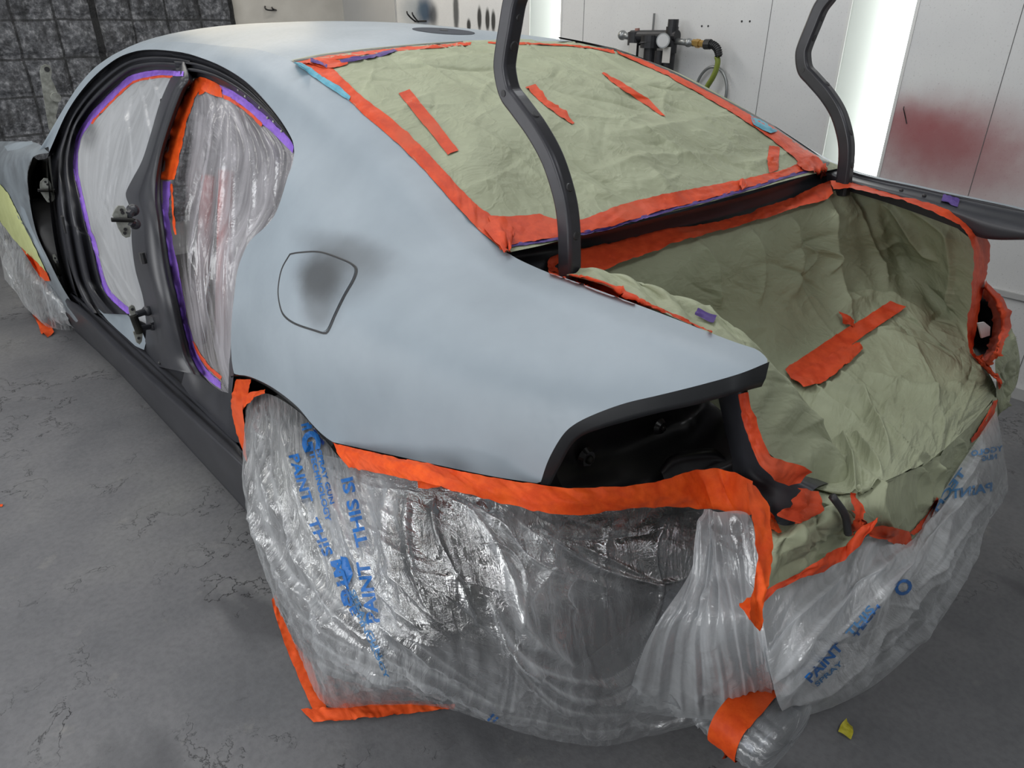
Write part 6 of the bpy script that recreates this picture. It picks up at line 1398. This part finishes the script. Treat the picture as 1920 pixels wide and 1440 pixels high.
# ================================================================= LETTERING PRINTED ON THE SHEETS
def printed(txt, org, dirx, diry, bv, parent, m=None, size=1.0, off=.009, mirror=False, name='printed_lettering', bold=.03, clip=None):
    """org: px of the first letter's base; dirx: px vector of one em along the line, diry: px vector of one em up"""
    cu = bpy.data.curves.new(name, 'FONT'); cu.body = txt; cu.size = 1.0; cu.offset = bold; cu.resolution_u = 3
    ob = bpy.data.objects.new(name, cu); col.objects.link(ob); dg = bpy.context.evaluated_depsgraph_get()
    me = bpy.data.meshes.new_from_object(ob.evaluated_get(dg)); bpy.data.objects.remove(ob)
    bm = bmesh.new(); bm.from_mesh(me); bmesh.ops.triangulate(bm, faces=bm.faces[:])
    for _ in range(2):
        es = [e for e in bm.edges if e.calc_length() > .22]
        if es: bmesh.ops.subdivide_edges(bm, edges=es, cuts=1); bmesh.ops.triangulate(bm, faces=bm.faces[:])
    V = []; last = None; o = np.array(org, float); dx = np.array(dirx, float); dy = np.array(diry, float)
    good = []
    for v in bm.verts:
        p = o + dx * v.co.x + dy * v.co.y; loc = cast(bv, *p)[0]
        if loc is None: good.append(False); V.append(last if last is not None else CAM + rayd(*p)); continue
        good.append(True); d = CAM - loc; d /= np.linalg.norm(d); last = loc + d * off; V.append(last)
    bm.verts.index_update(); F = [tuple(v.index for v in f.verts) for f in bm.faces if all(good[v.index] for v in f.verts)]; bm.free()
    used = sorted({i for f in F for i in f}); mp = {k: i for i, k in enumerate(used)}
    if not F: print('no lettering', txt); return None
    return mesh_obj(name, [V[i] for i in used], [tuple(mp[i] for i in f) for f in F], m or m_ink, parent, sm=False, keep=False)
def flat_print(poly, bv, parent, m=None, off=.007, name='printed_emblem'):
    P = resamp_lin(np.array(poly + poly[:1], float), 4)[:-1]; n = len(P)
    mn, mx = P.min(0), P.max(0); Q = [(x, y) for x in np.arange(mn[0], mx[0], 5) for y in np.arange(mn[1], mx[1], 5)]
    def ins(p):
        c = False
        for i in range(n):
            a, b_ = P[i], P[(i + 1) % n]
            if (a[1] > p[1]) != (b_[1] > p[1]) and p[0] < (b_[0] - a[0]) * (p[1] - a[1]) / (b_[1] - a[1]) + a[0]: c = not c
        return c
    Q = [q for q in Q if ins(q) and min(np.hypot(*(P - q).T)) > 2.2]
    vs, es, fs, *_ = delaunay_2d_cdt([Vector(p) for p in P] + [Vector(q) for q in Q], [(i, (i + 1) % n) for i in range(n)], [list(range(n))], 1, 1e-5)
    V = []; last = None; good = []
    for v in vs:
        loc = cast(bv, v.x, v.y)[0]; good.append(loc is not None)
        if loc is not None: d = CAM - loc; last = loc + d / np.linalg.norm(d) * off
        V.append(last)
    k0 = good.index(True); V = [V[k0] if p is None else p for p in V]
    FF = [tuple(f) for f in fs if all(good[i] for i in f)]; used = sorted({i for f in FF for i in f}); mp = {k: i for i, k in enumerate(used)}
    return mesh_obj(name, [V[i] for i in used], [tuple(mp[i] for i in f) for f in FF], m or m_ink, parent, sm=False, keep=False)
bb = bvh_of(big); br = bvh_of(rfm)
printed('PAINT', (541, 853), (10, 32), (25, -6), bb, big)
printed('THIS', (577, 975), (15, 34), (25, -8), bb, big)
printed('TECHNOLOGY', (580, 848), (4.6, 19), (13.5, -3.5), bb, big)
printed('SPRAY GUN', (593, 845), (4.8, 19), (12.5, -3.5), bb, big)
printed('G', (566, 812), (8, 50), (42, -10), bb, big, bold=.06)
printed('M', (566, 795), (3, 16), (36, -10), bb, big, bold=.05)
flat_print([(580, 790), (600, 796), (611, 822), (606, 836), (596, 822), (586, 804)], bb, big, mat('deep_blue_ink', lin(22, 52, 120), .4))
printed('PAINT', (712, 1168), (-7.5, -41), (-33, 3), bb, big)
printed('THIS SI', (690, 1022), (-10, -43), (-30, 7), bb, big)
printed('MTG', (620, 1052), (12, 40), (24, -6), bb, big, bold=.06)
flat_print([(638, 1043), (651, 1045), (662, 1076), (652, 1100), (642, 1084), (640, 1062)], bb, big)
printed('SPRAY GUN', (656, 1108), (10, 24), (12, -6), bb, big, m=m_ink_dim)
printed('TECHNOLOGY', (648, 1110), (11, 24), (10, -6), bb, big, m=m_ink_dim)
printed('IDE', (640, 1110), (14, 30), (14, -9), bb, big)
printed('//', (914, 1350), (26, 20), (8, -22), bb, big)
# mirrored lettering on the far sheet (seen through from the back)
printed('PAINT', (1862, 921), (-28, 5), (0, -24), br, rfm, m=m_ink_dim, mirror=True)
printed('YGOLO', (1880, 845), (-17, 3), (-1, -14), br, rfm, m=m_ink_dim)
printed('NUG', (1870, 860), (-13, 2), (-1, -13), br, rfm, m=m_ink_dim)
printed('TECH', (1812, 885), (-22, 30), (-14, -12), br, rfm, m=m_ink_dim)
printed('PAINT', (1520, 1282), (22, -24), (-18, -16), br, rfm)
printed('THIS', (1596, 1196), (22, -26), (-16, -14), br, rfm, m=m_ink_dim)
printed('SPRAY', (1532, 1288), (17, -15), (-8, -9), br, rfm, m=m_ink_dim)
printed('TECH', (1606, 1198), (18, -24), (-8, -8), br, rfm, m=m_ink)
printed('O', (1688, 1122), (34, -26), (-24, -30), br, rfm)
